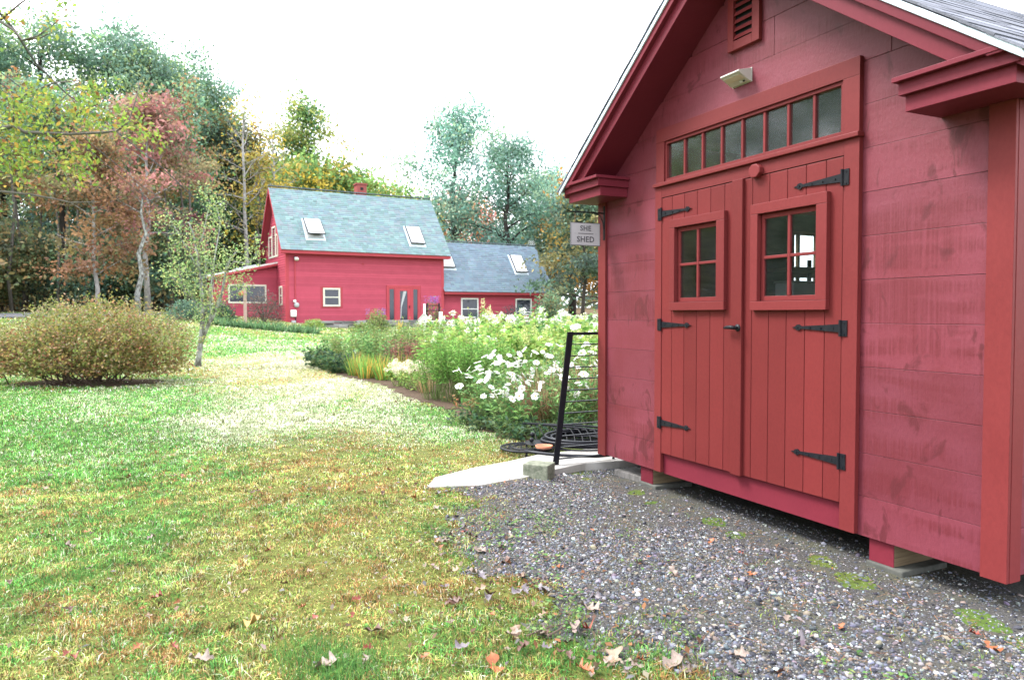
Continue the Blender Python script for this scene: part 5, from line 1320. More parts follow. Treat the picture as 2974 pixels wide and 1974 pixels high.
# ------------------------------------------------------------------ the flower bed
PETW = [(0.78, 0.79, 0.74), (0.70, 0.72, 0.64), (0.82, 0.82, 0.80)]
r6 = np.random.default_rng(61)
mb = MB()
for k in range(6):
    a = k * math.pi / 3
    c, s = math.cos(a), math.sin(a)
    rot = lambda x, y, z: (x * c - y * s, x * s + y * c, z)
    mb.add([rot(0.004, 0, 0.0), rot(0.020, -0.016, 0.004), rot(0.038, -0.010, 0.003), rot(0.041, 0.004, 0.001), rot(0.034, 0.014, 0.004), rot(0.018, 0.015, 0.005)], [(0, 1, 2, 3, 4, 5)], (0.80, 0.80, 0.78))
mb.lathe([(0.008, 0.001), (0.007, 0.006), (0.002, 0.008)], 7, col=(0.55, 0.42, 0.06))
FLOWER = mb.mesh('flower', PETAL)
def ribbon(P0, D, L, wd, bendz, C, r, seg=4):
    """arching strap leaves: (n) strips"""
    n = len(P0); V = []
    side = np.stack([-D[:, 1], D[:, 0], np.zeros(n)], 1); side /= np.linalg.norm(side, axis=1, keepdims=True) + 1e-9
    rows = []
    for k in range(seg + 1):
        t = k / seg
        p = P0 + D * (L * t)[:, None]; p[:, 2] -= bendz * L * t * t
        w = wd * (1 - t) ** 0.6 * 0.5 + 0.0004
        rows += [p - side * w[:, None], p + side * w[:, None]]
    V = np.stack(rows, 1).reshape(-1, 3)
    b = np.arange(n)[:, None] * (2 * (seg + 1))
    F = np.concatenate([b + np.array([2 * k, 2 * k + 1, 2 * k + 3, 2 * k + 2]) for k in range(seg)], 1).reshape(-1, 4)
    return V, F, np.repeat(C, 2 * (seg + 1), 0)
def strap_plant(name, label, xy, H, n, wd, cols, spread=0.5, bend=0.4, rad=0.12, group=None, cat='plant', wts=None):
    loc = (xy[0], xy[1], float(gz(*xy)))
    o = thing(name, label, cat, loc, 0, group)
    r = r6
    a = r.random(n) * 2 * np.pi; q = rad * np.sqrt(r.random(n))
    P0 = np.stack([np.cos(a) * q, np.sin(a) * q, np.full(n, -0.01)], 1)
    D = np.stack([np.cos(a) * spread * r.random(n) + r.normal(size=n) * 0.1, np.sin(a) * spread * r.random(n) + r.normal(size=n) * 0.1, np.ones(n)], 1)
    L = H * r.uniform(0.6, 1.1, n)
    C = pal(n, cols, wts, 0.18, r)
    me = np_mesh('leaves', *ribbon(P0, D, L, np.full(n, wd) * r.uniform(0.7, 1.3, n), bend * r.random(n), C, r), LEAF)
    kind(mobj('leaves', me, o), 'stuff')
    return o
def herb(name, label, xy, H, rad, nst, nlf, size, cols, fl=None, group=None, cat='plant', zone=(0.15, 1.0), lean=0.3, asp=0.4, wts=None, jit=0.05, stem=STEM, stemr=0.004):
    """leafy perennial: stems, leaves along them, flowers on top.
    fl = ('disc', n) single flowers | ('head', n, size, colours) rounded or plumed heads"""
    r = r6
    loc = (xy[0], xy[1], float(gz(*xy)))
    o = thing(name, label, cat, loc, r.random() * 6.28, group)
    mb = MB(); paths = []
    for k in range(nst):
        a = r.random() * 2 * np.pi; q = rad * math.sqrt(r.random())
        b0 = np.array([math.cos(a) * q * 0.55, math.sin(a) * q * 0.55, -0.03])
        h = H * r.uniform(0.72, 1.05) * (1 - 0.25 * (q / rad) ** 2)
        tip = np.array([math.cos(a) * q * (1 + lean) + r.normal() * jit, math.sin(a) * q * (1 + lean) + r.normal() * jit, h])
        midp = (b0 + tip) / 2 + np.array([r.normal() * jit * 0.4, r.normal() * jit * 0.4, h * 0.04])
        mb.tube([b0, midp, tip], [stemr, stemr * 0.8, stemr * 0.45], 4, False)
        paths.append((b0, midp, tip))
    kind(mb.build('stems', stem, o), 'stuff')
    pa = np.array(paths)
    i = r.integers(0, nst, nlf); t = r.uniform(zone[0], zone[1], nlf)[:, None]
    P = (1 - t) ** 2 * pa[i, 0] + 2 * t * (1 - t) * pa[i, 1] + t * t * pa[i, 2]
    a = r.random(nlf) * 2 * np.pi
    D = np.stack([np.cos(a), np.sin(a), r.normal(size=nlf) * 0.4 + 0.2], 1)
    leaf_obj('foliage', P, size * r.uniform(0.6, 1.25, nlf), pal(nlf, cols, wts, 0.2, r), o, dirs=D, up=0.9, asp=asp, r=r)
    if fl and fl[0] == 'disc':
        for k in range(fl[1]):
            b0, m_, tp = paths[r.integers(nst)]
            f = mobj('flower', FLOWER, o)
            f.location = tuple(float(c) for c in tp + np.array([r.normal() * 0.05, r.normal() * 0.05, r.uniform(0.0, 0.09)]))
            f.rotation_euler = (r.normal() * 0.55, r.normal() * 0.55, r.random() * 6); f.scale = (r.uniform(0.85, 1.5),) * 3
    elif fl:
        _, nh, hs_, hc = fl[:4]
        PP = []
        for k in range(nh):
            tp = paths[k % nst][2]
            m_ = 46
            d = r.normal(size=(m_, 3)); d /= np.linalg.norm(d, axis=1, keepdims=True)
            PP.append(tp + d * hs_ * r.uniform(0.6, 1.0, (m_, 1)) * np.array([1, 1, 0.85 if len(fl) < 5 else fl[4]]) + np.array([0, 0, hs_ * 0.5]))
        PP = np.concatenate(PP)
        hd_ = leaf_obj('flower_heads', PP, max(0.022, hs_ * 0.5), pal(len(PP), hc, None, 0.08, r), o, PETAL, up=0.6, asp=0.9, r=r)
        kind(hd_, 'stuff')
    return o
GA = [(0.13, 0.27, 0.085), (0.19, 0.34, 0.11), (0.09, 0.20, 0.07), (0.24, 0.36, 0.13)]
GB_ = [(0.15, 0.34, 0.07), (0.21, 0.39, 0.09), (0.11, 0.26, 0.06), (0.27, 0.42, 0.12)]
GY = [(0.22, 0.36, 0.08), (0.29, 0.41, 0.11), (0.16, 0.31, 0.07), (0.36, 0.42, 0.13)]
GD = [(0.05, 0.105, 0.055), (0.075, 0.14, 0.06), (0.04, 0.08, 0.05), (0.11, 0.15, 0.06)]
GO = [(0.17, 0.26, 0.08), (0.23, 0.31, 0.10), (0.12, 0.20, 0.065), (0.28, 0.28, 0.11)]
# white anemones beside the shed
for k, (x, y, h, nf) in enumerate(((-0.22, 9.1, 0.78, 30), (0.06, 8.6, 0.62, 26), (0.10, 9.5, 0.85, 20), (0.62, 8.75, 0.70, 12), (0.62, 9.5, 0.92, 14), (0.98, 9.05, 0.85, 12), (-0.10, 10.0, 0.85, 14), (0.38, 10.2, 0.95, 12), (1.20, 9.9, 1.0, 10), (0.85, 10.5, 1.05, 10))):
    herb('white_anemone', 'leafy anemone covered in round white flowers beside the shed', (x, y), h, 0.30, 34, 620, 0.085, GA, ('disc', nf), 'white anemones beside the shed', zone=(0.05, 0.98), lean=0.5, asp=0.34)
for k, (x, y) in enumerate(((-0.30, 8.75), (0.02, 8.2), (0.35, 8.05), (0.72, 8.1), (1.0, 8.3), (-0.5, 9.3))):
    herb('low_fern', 'low dark green leafy clump at the foot of the anemones', (x, y), 0.24, 0.24, 26, 360, 0.075, GD, None, 'low clumps at the foot of the anemones', zone=(0.1, 1), lean=0.7)
for (x, y, h, lab_) in ((0.36, 8.9, 0.85, 'flopped tan ornamental grass between the white anemones'), (0.98, 9.6, 0.95, 'tan ornamental grass behind the black metal rack')):
    o = strap_plant('ornamental_grass', lab_, (x, y), h, 420, 0.008, [(0.26, 0.16, 0.09), (0.34, 0.22, 0.12), (0.18, 0.10, 0.07), (0.40, 0.30, 0.18)], 0.9, 0.55, 0.14)
    o.rotation_euler = (-0.12, -0.30, 0)
# tall fine-leaved clump
for k, (x, y) in enumerate(((-1.22, 11.35), (-0.92, 11.1), (-0.60, 10.95), (-0.78, 11.55), (-0.38, 11.3))):
    herb('tall_aster', 'tall dense green aster clump on bare upright stems, no flowers', (x, y), 1.08, 0.30, 60, 1300, 0.075, GB_, None, 'tall green aster clumps in the bed', zone=(0.38, 1.0), lean=0.35, asp=0.22, jit=0.04)
# tall pale back of the bed
k = 0
for (x, y, h) in ((-0.6, 12.4, 1.15), (-0.1, 12.0, 1.22), (0.45, 11.7, 1.2), (1.0, 11.6, 1.15), (1.55, 11.9, 1.2), (-0.9, 13.4, 1.2), (-0.25, 13.3, 1.35), (0.4, 13.2, 1.35), (1.1, 13.3, 1.3), (1.8, 13.4, 1.35), (-0.6, 14.6, 1.3), (0.3, 14.8, 1.4), (1.3, 14.8, 1.3), (2.2, 14.9, 1.35), (1.9, 12.5, 1.25), (-1.5, 14.2, 1.05), (-1.5, 15.6, 1.05), (0.9, 12.3, 1.25)):
    w_ = k % 3 != 2
    herb('white_phlox' if w_ else 'goldenrod', 'tall yellow-green phlox with pale rounded flower heads at the back of the bed' if w_ else 'tall yellow-green leafy perennial with creamy plumes at the back of the bed', (x, y), h * 0.9, 0.36, 26, 640, 0.13, GY, ('head', 3, 0.06, PETW + [(0.50, 0.56, 0.26), (0.42, 0.50, 0.20)]) if w_ else ('head', 8, 0.05, [(0.46, 0.50, 0.16), (0.52, 0.54, 0.26)], 2.0), 'tall phlox at the back of the bed' if w_ else 'tall plumed perennials at the back of the bed', zone=(0.2, 1.0), lean=0.3, asp=0.55)
    k += 1
q = at(1413, 868, 15.5)
herb('hollyhock', 'single yellow-green flower spire standing above the rest of the bed', (q[0], 15.5), q[2] - float(gz(q[0], 15.5)), 0.22, 7, 420, 0.09, GY, ('head', 7, 0.06, [(0.60, 0.60, 0.30)], 2.2), zone=(0.2, 1))
# low left end of the bed
for k, (x, y) in enumerate(((-4.15, 17.5), (-3.75, 16.6), (-3.3, 17.4), (-3.0, 16.3), (-2.55, 17.1), (-2.2, 16.2), (-3.6, 18.6), (-2.6, 18.4), (-1.8, 17.4), (-3.9, 19.6), (-1.6, 18.8), (-2.9, 19.8))):
    herb('olive_perennial', 'waist-high olive green perennial at the lawn end of the bed', (x, y), 0.85 + 0.1 * (k % 3), 0.42, 34, 900, 0.085, GO if k % 3 else GA, None, 'olive green perennials at the lawn end of the bed', zone=(0.1, 1), lean=0.35)
for k, (x, y) in enumerate(((-4.35, 16.7), (-3.95, 15.95), (-3.6, 15.3), (-4.5, 17.4))):
    herb('dark_cranesbill', 'low dark green mound edging the lawn end of the bed', (x, y), 0.42, 0.34, 30, 620, 0.09, GD, None, 'dark mounds edging the bed', zone=(0.15, 1), lean=0.6, asp=0.7)
for k, (x, y) in enumerate(((-3.15, 14.75), (-2.85, 14.25), (-2.45, 13.95), (-2.75, 14.75), (-2.15, 14.2))):
    strap_plant('daylily', 'strap-leaved daylily turning yellow and orange at the bed edge', (x, y), 0.55, 150, 0.022, [(0.30, 0.38, 0.09), (0.17, 0.33, 0.07), (0.13, 0.27, 0.06), (0.46, 0.28, 0.07)], 0.6, 0.45, 0.16, 'daylilies at the bed edge')
for k, (x, y) in enumerate(((-2.35, 15.25), (-1.95, 15.1), (-1.55, 15.0), (-2.0, 15.7))):
    herb('red_sedum', 'dull red autumn perennial behind the daylilies', (x, y), 0.78, 0.28, 44, 520, 0.07, [(0.26, 0.08, 0.085), (0.34, 0.13, 0.12), (0.20, 0.07, 0.06), (0.30, 0.20, 0.13)], None, 'dull red perennials behind the daylilies', zone=(0.25, 1), lean=0.3, asp=0.3, stem=TWIG)
for k, (x, y) in enumerate(((-1.95, 12.9), (-1.65, 12.5), (-1.9, 13.5))):
    herb('white_sedum', 'low pale cream-flowered clump before the tall asters', (x, y), 0.42, 0.24, 26, 260, 0.07, GY, ('head', 16, 0.05, [(0.70, 0.66, 0.52), (0.66, 0.58, 0.42)]), 'low cream-flowered clumps before the asters', zone=(0.1, 1), lean=0.5)
strap_plant('ornamental_grass', 'small tan grass tuft left of the tall asters', (-1.45, 12.1), 0.5, 200, 0.006, [(0.40, 0.28, 0.14), (0.34, 0.22, 0.11), (0.46, 0.34, 0.2)], 0.8, 0.5, 0.1)
for k, (x, y) in enumerate(((-0.72, 10.5), (-0.48, 10.1))):
    herb('small_orange_plant', 'small wilted orange-leaved plant at the front of the bed', (x, y), 0.22, 0.14, 12, 90, 0.055, [(0.42, 0.20, 0.10), (0.30, 0.16, 0.08), (0.15, 0.2, 0.07)], None, 'small wilted plants at the bed front', zone=(0.2, 1))
for k, (x, y) in enumerate(((-1.1, 16.8), (-0.3, 16.6), (0.6, 16.9), (1.6, 16.9), (2.5, 17.2), (-0.9, 18.6), (0.2, 18.8), (1.4, 19.0), (2.6, 19.5), (-2.0, 20.6), (-0.8, 21.0), (0.6, 21.4), (1.8, 22.0))):
    herb('pale_hydrangea', 'rounded hydrangea with pale flower heads deep in the bed', (x, y), 1.15 + 0.1 * (k % 3), 0.6, 30, 640, 0.13, GY if k % 2 else GA, ('head', 5, 0.10, PETW + [(0.5, 0.55, 0.3), (0.45, 0.5, 0.3)]), 'pale hydrangeas deep in the bed', zone=(0.15, 1), lean=0.3, asp=0.6)
# shrubs before the house
def mound(name, label, px, Y, H, rx, ry, n, size, cols, group=None, asp=0.5, wts=None, spikes=None):
    b = base_at(px, Y); r = r6
    o = thing(name, label, 'shrub', b, 0, group)
    mb = MB()
    for k in range(14):
        a = r.random() * 6.28; mb.tube([(0, 0, -0.05), (math.cos(a) * rx * 0.35, math.sin(a) * ry * 0.35, H * 0.4), (math.cos(a) * rx * 0.7, math.sin(a) * ry * 0.7, H * 0.75)], [0.02, 0.014, 0.004], 4, False)
    kind(mb.build('stems', TWIG, o), 'stuff')
    d = r.normal(size=(n, 3)); d /= np.linalg.norm(d, axis=1, keepdims=True); d[:, 2] = np.abs(d[:, 2])
    az = np.arctan2(d[:, 1], d[:, 0])
    bp = 1 + 0.35 * (vnoise(az * 2 + px, d[:, 2] * 3, 1.5, 6) - 0.5)
    P = d * ((0.35 + 0.65 * r.random(n) ** 0.5) * bp)[:, None] * np.array([rx, ry, H])
    P[:, 2] += 0.03
    leaf_obj('foliage', P, size * r.uniform(0.6, 1.2, n), pal(n, cols, wts, 0.2, r), o, r=r, up=0.4, asp=asp)
    if spikes:
        P = []
        for k in range(spikes[0]):
            b0 = np.array([r.normal() * rx * 0.4, r.normal() * ry * 0.4, H * 0.85])
            for s in range(14): P.append(b0 + np.array([r.normal() * 0.02, r.normal() * 0.02, s * 0.02]))
        kind(leaf_obj('flower_spikes', P, 0.05, pal(len(P), spikes[1], None, 0.1, r), o, PETAL, r=r), 'stuff')
    return o
mound('rhododendron', 'big pale-green rhododendron in front of the wing end', 1598, 26.5, 1.75, 0.85, 0.8, 3600, 0.13, [(0.13, 0.21, 0.13), (0.17, 0.25, 0.14), (0.09, 0.15, 0.09), (0.26, 0.24, 0.12)])
mound('yew_bush', 'dark blue-green yew below the far wing window', 1490, 28.5, 1.15, 0.75, 0.6, 3000, 0.09, [(0.03, 0.07, 0.075), (0.045, 0.09, 0.085), (0.025, 0.05, 0.055)], None, 0.3)
mound('yew_bush', 'small dark yew between the two wing windows', 1400, 30, 0.95, 0.5, 0.5, 1500, 0.09, [(0.04, 0.08, 0.07), (0.05, 0.10, 0.08)], None, 0.3)
mound('blue_salvia', 'rounded green bush with blue flower spikes beside the front steps', 1095, 32.5, 0.95, 0.6, 0.5, 1700, 0.10, GO, None, 0.4, None, (10, [(0.20, 0.18, 0.42)]))
mound('golden_bush', 'small lime-yellow bush on top of the stone wall', 912, 34.5, 0.40, 0.55, 0.4, 900, 0.08, GY)
mound('garden_bush', 'grey-green bush left of the blue flowering bush', 1050, 33.0, 0.45, 0.6, 0.4, 900, 0.09, GO)
mound('grey_bush', 'sprawling grey-brown bush at the sun room corner', 768, 35.2, 1.5, 0.95, 0.7, 1500, 0.10, [(0.13, 0.13, 0.12), (0.16, 0.12, 0.10), (0.09, 0.11, 0.10), (0.20, 0.14, 0.12)])
mound('purple_aster', 'purple flowering plant climbing the black garden support', 1258, 30.0, 1.55, 0.45, 0.4, 900, 0.09, GO + [(0.22, 0.07, 0.30), (0.25, 0.12, 0.16)], None, 0.4, None, (18, [(0.26, 0.09, 0.40), (0.33, 0.14, 0.45)]))
mound('blue_green_shrub', 'round blue-green shrub behind the apple tree', 545, 32, 0.85, 0.95, 0.8, 2200, 0.11, [(0.12, 0.21, 0.15), (0.16, 0.25, 0.17), (0.08, 0.14, 0.10)])
mound('dark_green_shrub', 'dark green shrub at the outer corner of the sun room', 640, 33.5, 0.85, 0.7, 0.6, 1600, 0.11, [(0.06, 0.12, 0.08), (0.08, 0.15, 0.09)])
mound('wild_brambles', 'tangled brambles behind the rounded shrub', 190, 22, 1.4, 1.9, 1.2, 2600, 0.10, [(0.17, 0.18, 0.08), (0.22, 0.20, 0.12), (0.11, 0.14, 0.06), (0.30, 0.24, 0.18)])
mound('wild_brambles', 'second tangle of brambles behind the shrub, nearer the apple tree', 420, 24, 1.1, 1.7, 1.2, 2200, 0.10, [(0.18, 0.19, 0.09), (0.22, 0.17, 0.10), (0.12, 0.15, 0.07)])
for k in range(22):
    px = 600 + 320 * (k + 0.5) / 22; xy = at(px, 900, 31.5 - 0.6 * (k % 2))[:2]
    strap_plant('edging_daylily', 'green strap-leaved plant in the row below the house', xy, 0.42, 60, 0.05, [(0.10, 0.20, 0.09), (0.15, 0.26, 0.12), (0.08, 0.15, 0.07)], 0.8, 0.7, 0.2, 'row of green plants below the house')
q = at(1160, 930, 31.5)
strap_plant('yellow_goldenrod', 'arching yellow plume beside the front steps', q[:2], 0.75, 40, 0.04, [(0.62, 0.48, 0.08), (0.55, 0.42, 0.1)], 0.35, 0.5, 0.05)

# ------------------------------------------------------------------ things lying beside the shed
SR = math.atan2(SU[1], SU[0])
def sh3(u, w, z): p = sh_w(u, w); return (p[0], p[1], z)
gzs = lambda u, w: float(gz(*sh_w(u, w)))
# leaning metal rack
rk = thing('metal_rack', 'black iron ladder-like rack leaning against the side of the shed', 'rack', sh3(-0.14, -0.40, gzs(-0.14, -0.4)), SR)
foot, topv = Vector((0, 0, 0.0)), Vector((0.105, 0.10, 1.265))
def stile(dx, wd):
    a, b = foot + Vector((0, dx, 0)), topv + Vector((0, dx, 0))
    hw = wd / 2
    return MB().add([a + Vector((-0.006, -hw, 0)), a + Vector((0.006, -hw, 0)), a + Vector((0.006, hw, 0)), a + Vector((-0.006, hw, 0)), b + Vector((-0.006, -hw, 0)), b + Vector((0.006, -hw, 0)), b + Vector((0.006, hw, 0)), b + Vector((-0.006, hw, 0))],
        [(0, 3, 2, 1), (4, 5, 6, 7), (0, 1, 5, 4), (1, 2, 6, 5), (2, 3, 7, 6), (3, 0, 4, 7)]).build('stile', IRON, rk)
stile(0.0, 0.058); stile(0.62, 0.022)
for k in range(13):
    t = 0.008 + 0.985 * k / 12
    c = foot.lerp(topv, t)
    hgt = 0.022 if k == 12 else 0.005
    MB().box(c.x - 0.014, c.x + 0.014, c.y + (0.031 if True else 0), c.y + 0.607, c.z - hgt, c.z + 0.004).build('rung', IRON, rk)
# granite block
g = ground(1566, 1392)
mb = MB(); mb.box(-0.115, 0.115, -0.085, 0.085, -0.03, 0.105)
mb.v = [(a + random.uniform(-0.008, 0.008), b + random.uniform(-0.008, 0.008), c + random.uniform(-0.006, 0.006)) for a, b, c in mb.v]
o = mb.build('granite_block', GRANITE, None, False, 0.008); o.location = (g[0], g[1] + 0.06, max(g[2], 0.03)); o.rotation_euler = (0, 0, R(-28)); tag(o, 'rough squared granite block at the tip of the stone slab', 'block')
# timber under the corner
o = MB().box(0.0, 0.38, 0.0, 0.24, 0.0, 0.055).build('timber_board', GREYWOOD, None, False, 0.004)
p = sh_w(0.19, 0.02); o.location = (p[0], p[1], gzs(0.3, 0.1) + 0.0); o.rotation_euler = (0, 0, SR + R(4)); tag(o, 'grey weathered board lying under the corner of the shed', 'board')
# hose
hc = ground(1692, 1306); hz = float(gz(hc[0], hc[1]))
hs_o = thing('garden_hose', 'coiled black garden hose on the slab beside the shed', 'hose', (hc[0], hc[1], max(hz, 0.032)))
for k in range(9):
    rr_ = 0.27 + 0.09 * random.random()
    Mh = Matrix.Translation((random.uniform(-0.03, 0.03), random.uniform(-0.03, 0.03), 0.014 + 0.021 * (k // 2))) @ Matrix.Rotation(random.uniform(-0.05, 0.05), 4, 'X') @ Matrix.Scale(1.15, 4, (1, 0, 0))
    MB().ring((0, 0, 0), rr_, 0.0125, 44, 7, M=Mh).build('coil', RUBBER, hs_o, True)
pts = [ground(*q) for q in ((1524, 1328), (1549, 1333), (1606, 1343), (1665, 1349), (1732, 1352), (1775, 1347), (1788, 1336), (1770, 1322))]
MB().tube([(p[0] - hc[0], p[1] - hc[1], max(p[2], 0.032) - max(hz, 0.032) + 0.014) for p in pts], 0.014, 8).build('loose_end', RUBBER, hs_o, True)
# round metal table top on the grass
tc = ground(1530, 1314); tz = tc[2]
tb = thing('bistro_table', 'round black lattice metal table top lying low on the grass', 'table', (tc[0], tc[1], tz))
MB().ring((0, 0, 0.055), 0.265, 0.011, 48, 7).build('rim', IRON, tb, True)
mb = MB()
for k in range(-4, 5):
    c = k * 0.055; h = math.sqrt(max(0, 0.26 ** 2 - c * c))
    mb.box(c - 0.007, c + 0.007, -h, h, 0.051, 0.055); mb.box(-h, h, c - 0.007, c + 0.007, 0.0551, 0.059)
mb.build('lattice', IRON, tb)
MB().ring((0, 0, 0.058), 0.15, 0.010, 36, 6).build('inner_ring', IRON, tb, True)
for k in range(3):
    a = k * 2.094 + 0.5; MB().tube([(0.2 * math.cos(a), 0.2 * math.sin(a), 0.052), (0.24 * math.cos(a), 0.24 * math.sin(a), -0.01)], 0.011, 7).build('leg', IRON, tb)
d_ = MB().lathe([(0.14, 0.075), (0.145, 0.082), (0.14, 0.09)], 28, (0.12, 0.10, 0)).build('upper_disc', IRON, tb)
for dx, zz in ((0.02, 0.12), (0.03, 0.165)):
    MB().lathe([(0.003, -0.026), (0.018, -0.018), (0.026, 0), (0.018, 0.018), (0.003, 0.026)], 12, (dx + 0.03, 0.05 + 0.08 * (zz > 0.15), zz)).build('ball_finial', IRON, tb, True)
# overturned bench behind
bc = ground(1560, 1283)
be = thing('metal_bench', 'overturned black metal bench with curved slats at the bed edge', 'bench', (bc[0], bc[1], bc[2]), R(-14))
for a in ((-0.16, 0.0, 0.20, 1.0, 0.10, 0.155), (-0.02, 0.0, 0.20, 1.05, 0.02, 0.11)):
    MB().tube([(a[0], a[1], a[2]), (a[3] * 0.5, a[4] * 0.5, (a[2] + a[5]) / 2 + 0.01), (a[3], a[4], a[5])], 0.012, 7).build('rail', IRON, be)
for k in range(9):
    x0 = -0.10 + k * 0.085
    MB().tube([(x0, 0.0, 0.195 - 0.006 * k), (x0 + 0.05, -0.03, 0.16), (x0 + 0.10, -0.08, 0.10), (x0 + 0.12, -0.13, 0.04), (x0 + 0.10, -0.15, -0.005)], 0.007, 6).build('slat', IRON, be)
for x0 in (0.1, 0.85): MB().tube([(x0, 0.02, 0.15), (x0, 0.12, -0.02)], 0.012, 7).build('leg', IRON, be)
# terracotta saucer in a wire stand
pc = ground(1580, 1326)
pt_ = thing('plant_stand', 'terracotta saucer sitting in a low black wire stand', 'plant stand', (pc[0], pc[1], pc[2]))
for zz, rr_ in ((0.02, 0.085), (0.055, 0.092), (0.09, 0.095)): MB().ring((0, 0, zz), rr_, 0.0045, 30, 6).build('hoop', IRON, pt_, True)
for k in range(6):
    a = k * 1.047; MB().tube([(0.085 * math.cos(a), 0.085 * math.sin(a), -0.005), (0.095 * math.cos(a), 0.095 * math.sin(a), 0.095)], 0.0045, 6).build('stay', IRON, pt_)
MB().lathe([(0.05, 0.075), (0.075, 0.08), (0.088, 0.115), (0.080, 0.115), (0.068, 0.09), (0.002, 0.088)], 26).build('saucer', TERRA, pt_, True)

# ------------------------------------------------------------------ fallen leaves
def oak_leaf(seed, mat, maple=False):
    """lobed leaf: outline with 3-4 rounded lobes a side, cupped and twisted"""
    r = np.random.default_rng(seed)
    n = 22; V, F = [], []
    curl, tw, ph = r.uniform(0.4, 2.4), r.normal() * 0.9, r.random() * 2
    lob = r.uniform(3.0, 4.2) if not maple else 2.4
    depth = r.uniform(0.22, 0.40)
    for i in range(n):
        t = i / (n - 1)
        env = (math.sin(math.pi * t ** 0.8) ** 0.75) * 0.30 + 0.008
        zc = 0.16 * math.sin(math.pi * t) * (curl - 1.0) * 0.5 + 0.05 * math.sin(t * 7 + ph)
        row = []
        for s in (-1, 0, 1):
            w = env * (1 - depth + depth * math.cos(2 * math.pi * lob * t + (0.5 if s > 0 else 0) + ph))
            if t < 0.10: w = 0.008
            shift = 0.06 * env * abs(s)
            V.append((t - 0.5 + shift, s * w, zc + abs(s) * abs(w) ** 1.3 * curl * 0.8 * (1 + 0.5 * math.sin(9 * t + s)) + s * tw * (t - 0.5) * w * 1.2))
    for i in range(n - 1):
        a = i * 3; F += [(a, a + 1, a + 4, a + 3), (a + 1, a + 2, a + 5, a + 4)]
    me = bpy.data.meshes.new('leaf'); me.from_pydata(V, [], F); me.materials.append(mat)
    me.polygons.foreach_set('use_smooth', [True] * len(me.polygons)); return me
LM = {'orange': pmat('leaf_orange', (0.30, 0.10, 0.035), (0.20, 0.06, 0.025), 14, 0.55), 'brown': pmat('leaf_brown', (0.10, 0.045, 0.03), (0.06, 0.03, 0.022), 14, 0.5),
      'tan': pmat('leaf_tan', (0.26, 0.175, 0.12), (0.19, 0.125, 0.085), 14, 0.6), 'pale': pmat('leaf_pale', (0.23, 0.175, 0.145), (0.16, 0.12, 0.10), 14, 0.55), 'grey': pmat('leaf_grey', (0.16, 0.135, 0.15), (0.10, 0.085, 0.095), 14, 0.45), 'yellow': pmat('leaf_yellow', (0.42, 0.28, 0.08), (0.34, 0.20, 0.07), 14, 0.55), 'red': pmat('leaf_red', (0.22, 0.045, 0.025), (0.15, 0.03, 0.02), 14, 0.5)}
LMESH = {c: [oak_leaf(700 + 10 * i + j, m, j == 2) for j in range(3)] for i, (c, m) in enumerate(LM.items())}
rl = np.random.default_rng(91)
def drop(c, x, y, size, label, group=None):
    o = mobj('fallen_leaf', LMESH[c][rl.integers(3)])
    o.location = (x, y, float(gz(x, y)) + (0.028 if gravel_d(np.array([x]), np.array([y]))[0] < 0 else 0.018)); o.scale = (size,) * 3
    o.rotation_euler = (rl.normal() * 0.3, rl.normal() * 0.3, rl.random() * 6.28)
    return tag(o, label, 'leaf', group)
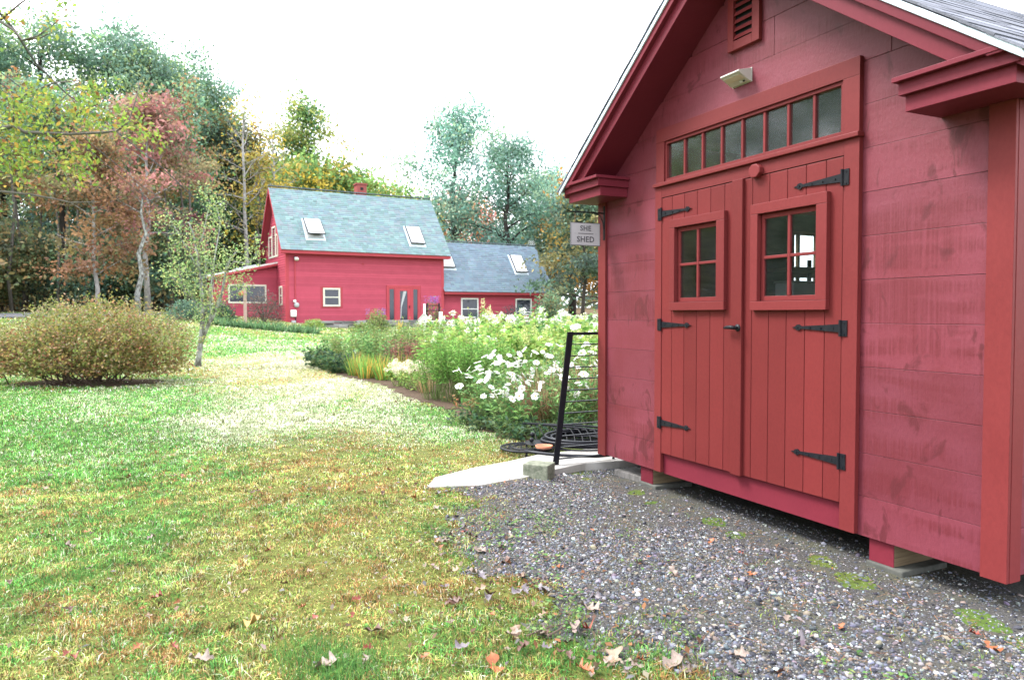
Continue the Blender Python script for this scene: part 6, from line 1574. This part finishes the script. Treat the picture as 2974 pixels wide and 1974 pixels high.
for c, px, py, s, lab_ in (('orange', 1435, 1950, 0.125, 'big bright orange oak leaf in the weeds by the gravel edge'), ('orange', 2878, 1890, 0.11, 'orange oak leaf alone on the open gravel below the shed corner'), ('yellow', 738, 1828, 0.11, 'yellow and brown leaf resting in the straw-coloured grass'), ('brown', 1085, 1848, 0.10, 'single dark brown leaf in the lawn grass'), ('pale', 580, 1930, 0.11, 'pinkish pale curled leaf in the lawn grass'),
                       ('pale', 1710, 1775, 0.12, 'large pale leaf on the mossy gravel edge'), ('red', 1705, 1840, 0.08, 'small rust red leaf in the weeds'), ('tan', 1780, 1920, 0.13, 'long tan leaf in the weeds beside the gravel'), ('pale', 1960, 1940, 0.12, 'pale leaf on the mossy gravel below the door hinge side'), ('pale', 945, 1950, 0.12, 'upright whitish leaf in the long green tuft'), ('red', 1350, 1550, 0.07, 'small red leaf by the dark gravel heap'), ('brown', 1420, 1740, 0.09, 'brown leaf curled among the weeds')):
    q = ground(px, py); drop(c, q[0], q[1], s, lab_)
cs = ['pale', 'tan', 'grey', 'brown', 'pale', 'grey', 'tan', 'orange']
adj = {'pale': 'pale dry', 'tan': 'tan dry', 'grey': 'grey damp', 'brown': 'dark brown', 'orange': 'rusty orange', 'red': 'small red', 'yellow': 'yellow'}
for k in range(64):
    py = 1970 - 560 * rl.random() ** 1.25; px = np.interp(py, [1400, 1600, 1800, 1974], [1290, 1340, 1560, 1800]) + rl.normal() * np.interp(py, [1400, 1974], [60, 210])
    c = cs[rl.integers(len(cs))]
    q = ground(px, py); drop(c, q[0], q[1], rl.uniform(0.05, 0.095), adj[c] + ' leaf among the weeds along the gravel edge', adj[c] + ' leaves along the gravel edge')
for k in range(22):
    px, py = rl.uniform(1750, 2900), rl.uniform(1480, 1940)
    q = ground(px, py); u_, w_ = to_sh(q[0], q[1])
    if w_ > -0.05: continue
    c = ('pale', 'orange', 'grey', 'red')[k % 4]
    drop(c, q[0], q[1], rl.uniform(0.04, 0.075), adj[c] + ' leaf lying on the bare gravel', adj[c] + ' leaves on the gravel')
for k in range(90):
    px, py = rl.uniform(0, 1250), 1170 + 780 * rl.random() ** 1.5
    q = ground(px, py); c = ('pale', 'brown', 'orange', 'tan', 'red')[k % 5]
    if not clear(np.array([q[0]]), np.array([q[1]]))[0]: continue
    drop(c, q[0], q[1], rl.uniform(0.035, 0.065), adj[c] + ' leaf scattered on the lawn', adj[c] + ' leaves on the lawn')
# a couple of thin sticks
for pts, lab_ in ((((1530, 1858), (1590, 1835), (1640, 1822)), 'thin dark twig among the leaves at the gravel edge'), (((1590, 1860), (1625, 1840), (1655, 1815)), 'second thin twig crossing the first')):
    P = [ground(*p) + np.array([0, 0, 0.02]) for p in pts]
    o = MB().tube(P, [0.004, 0.004, 0.002], 5).build('twig', TWIG); tag(o, lab_, 'twig')
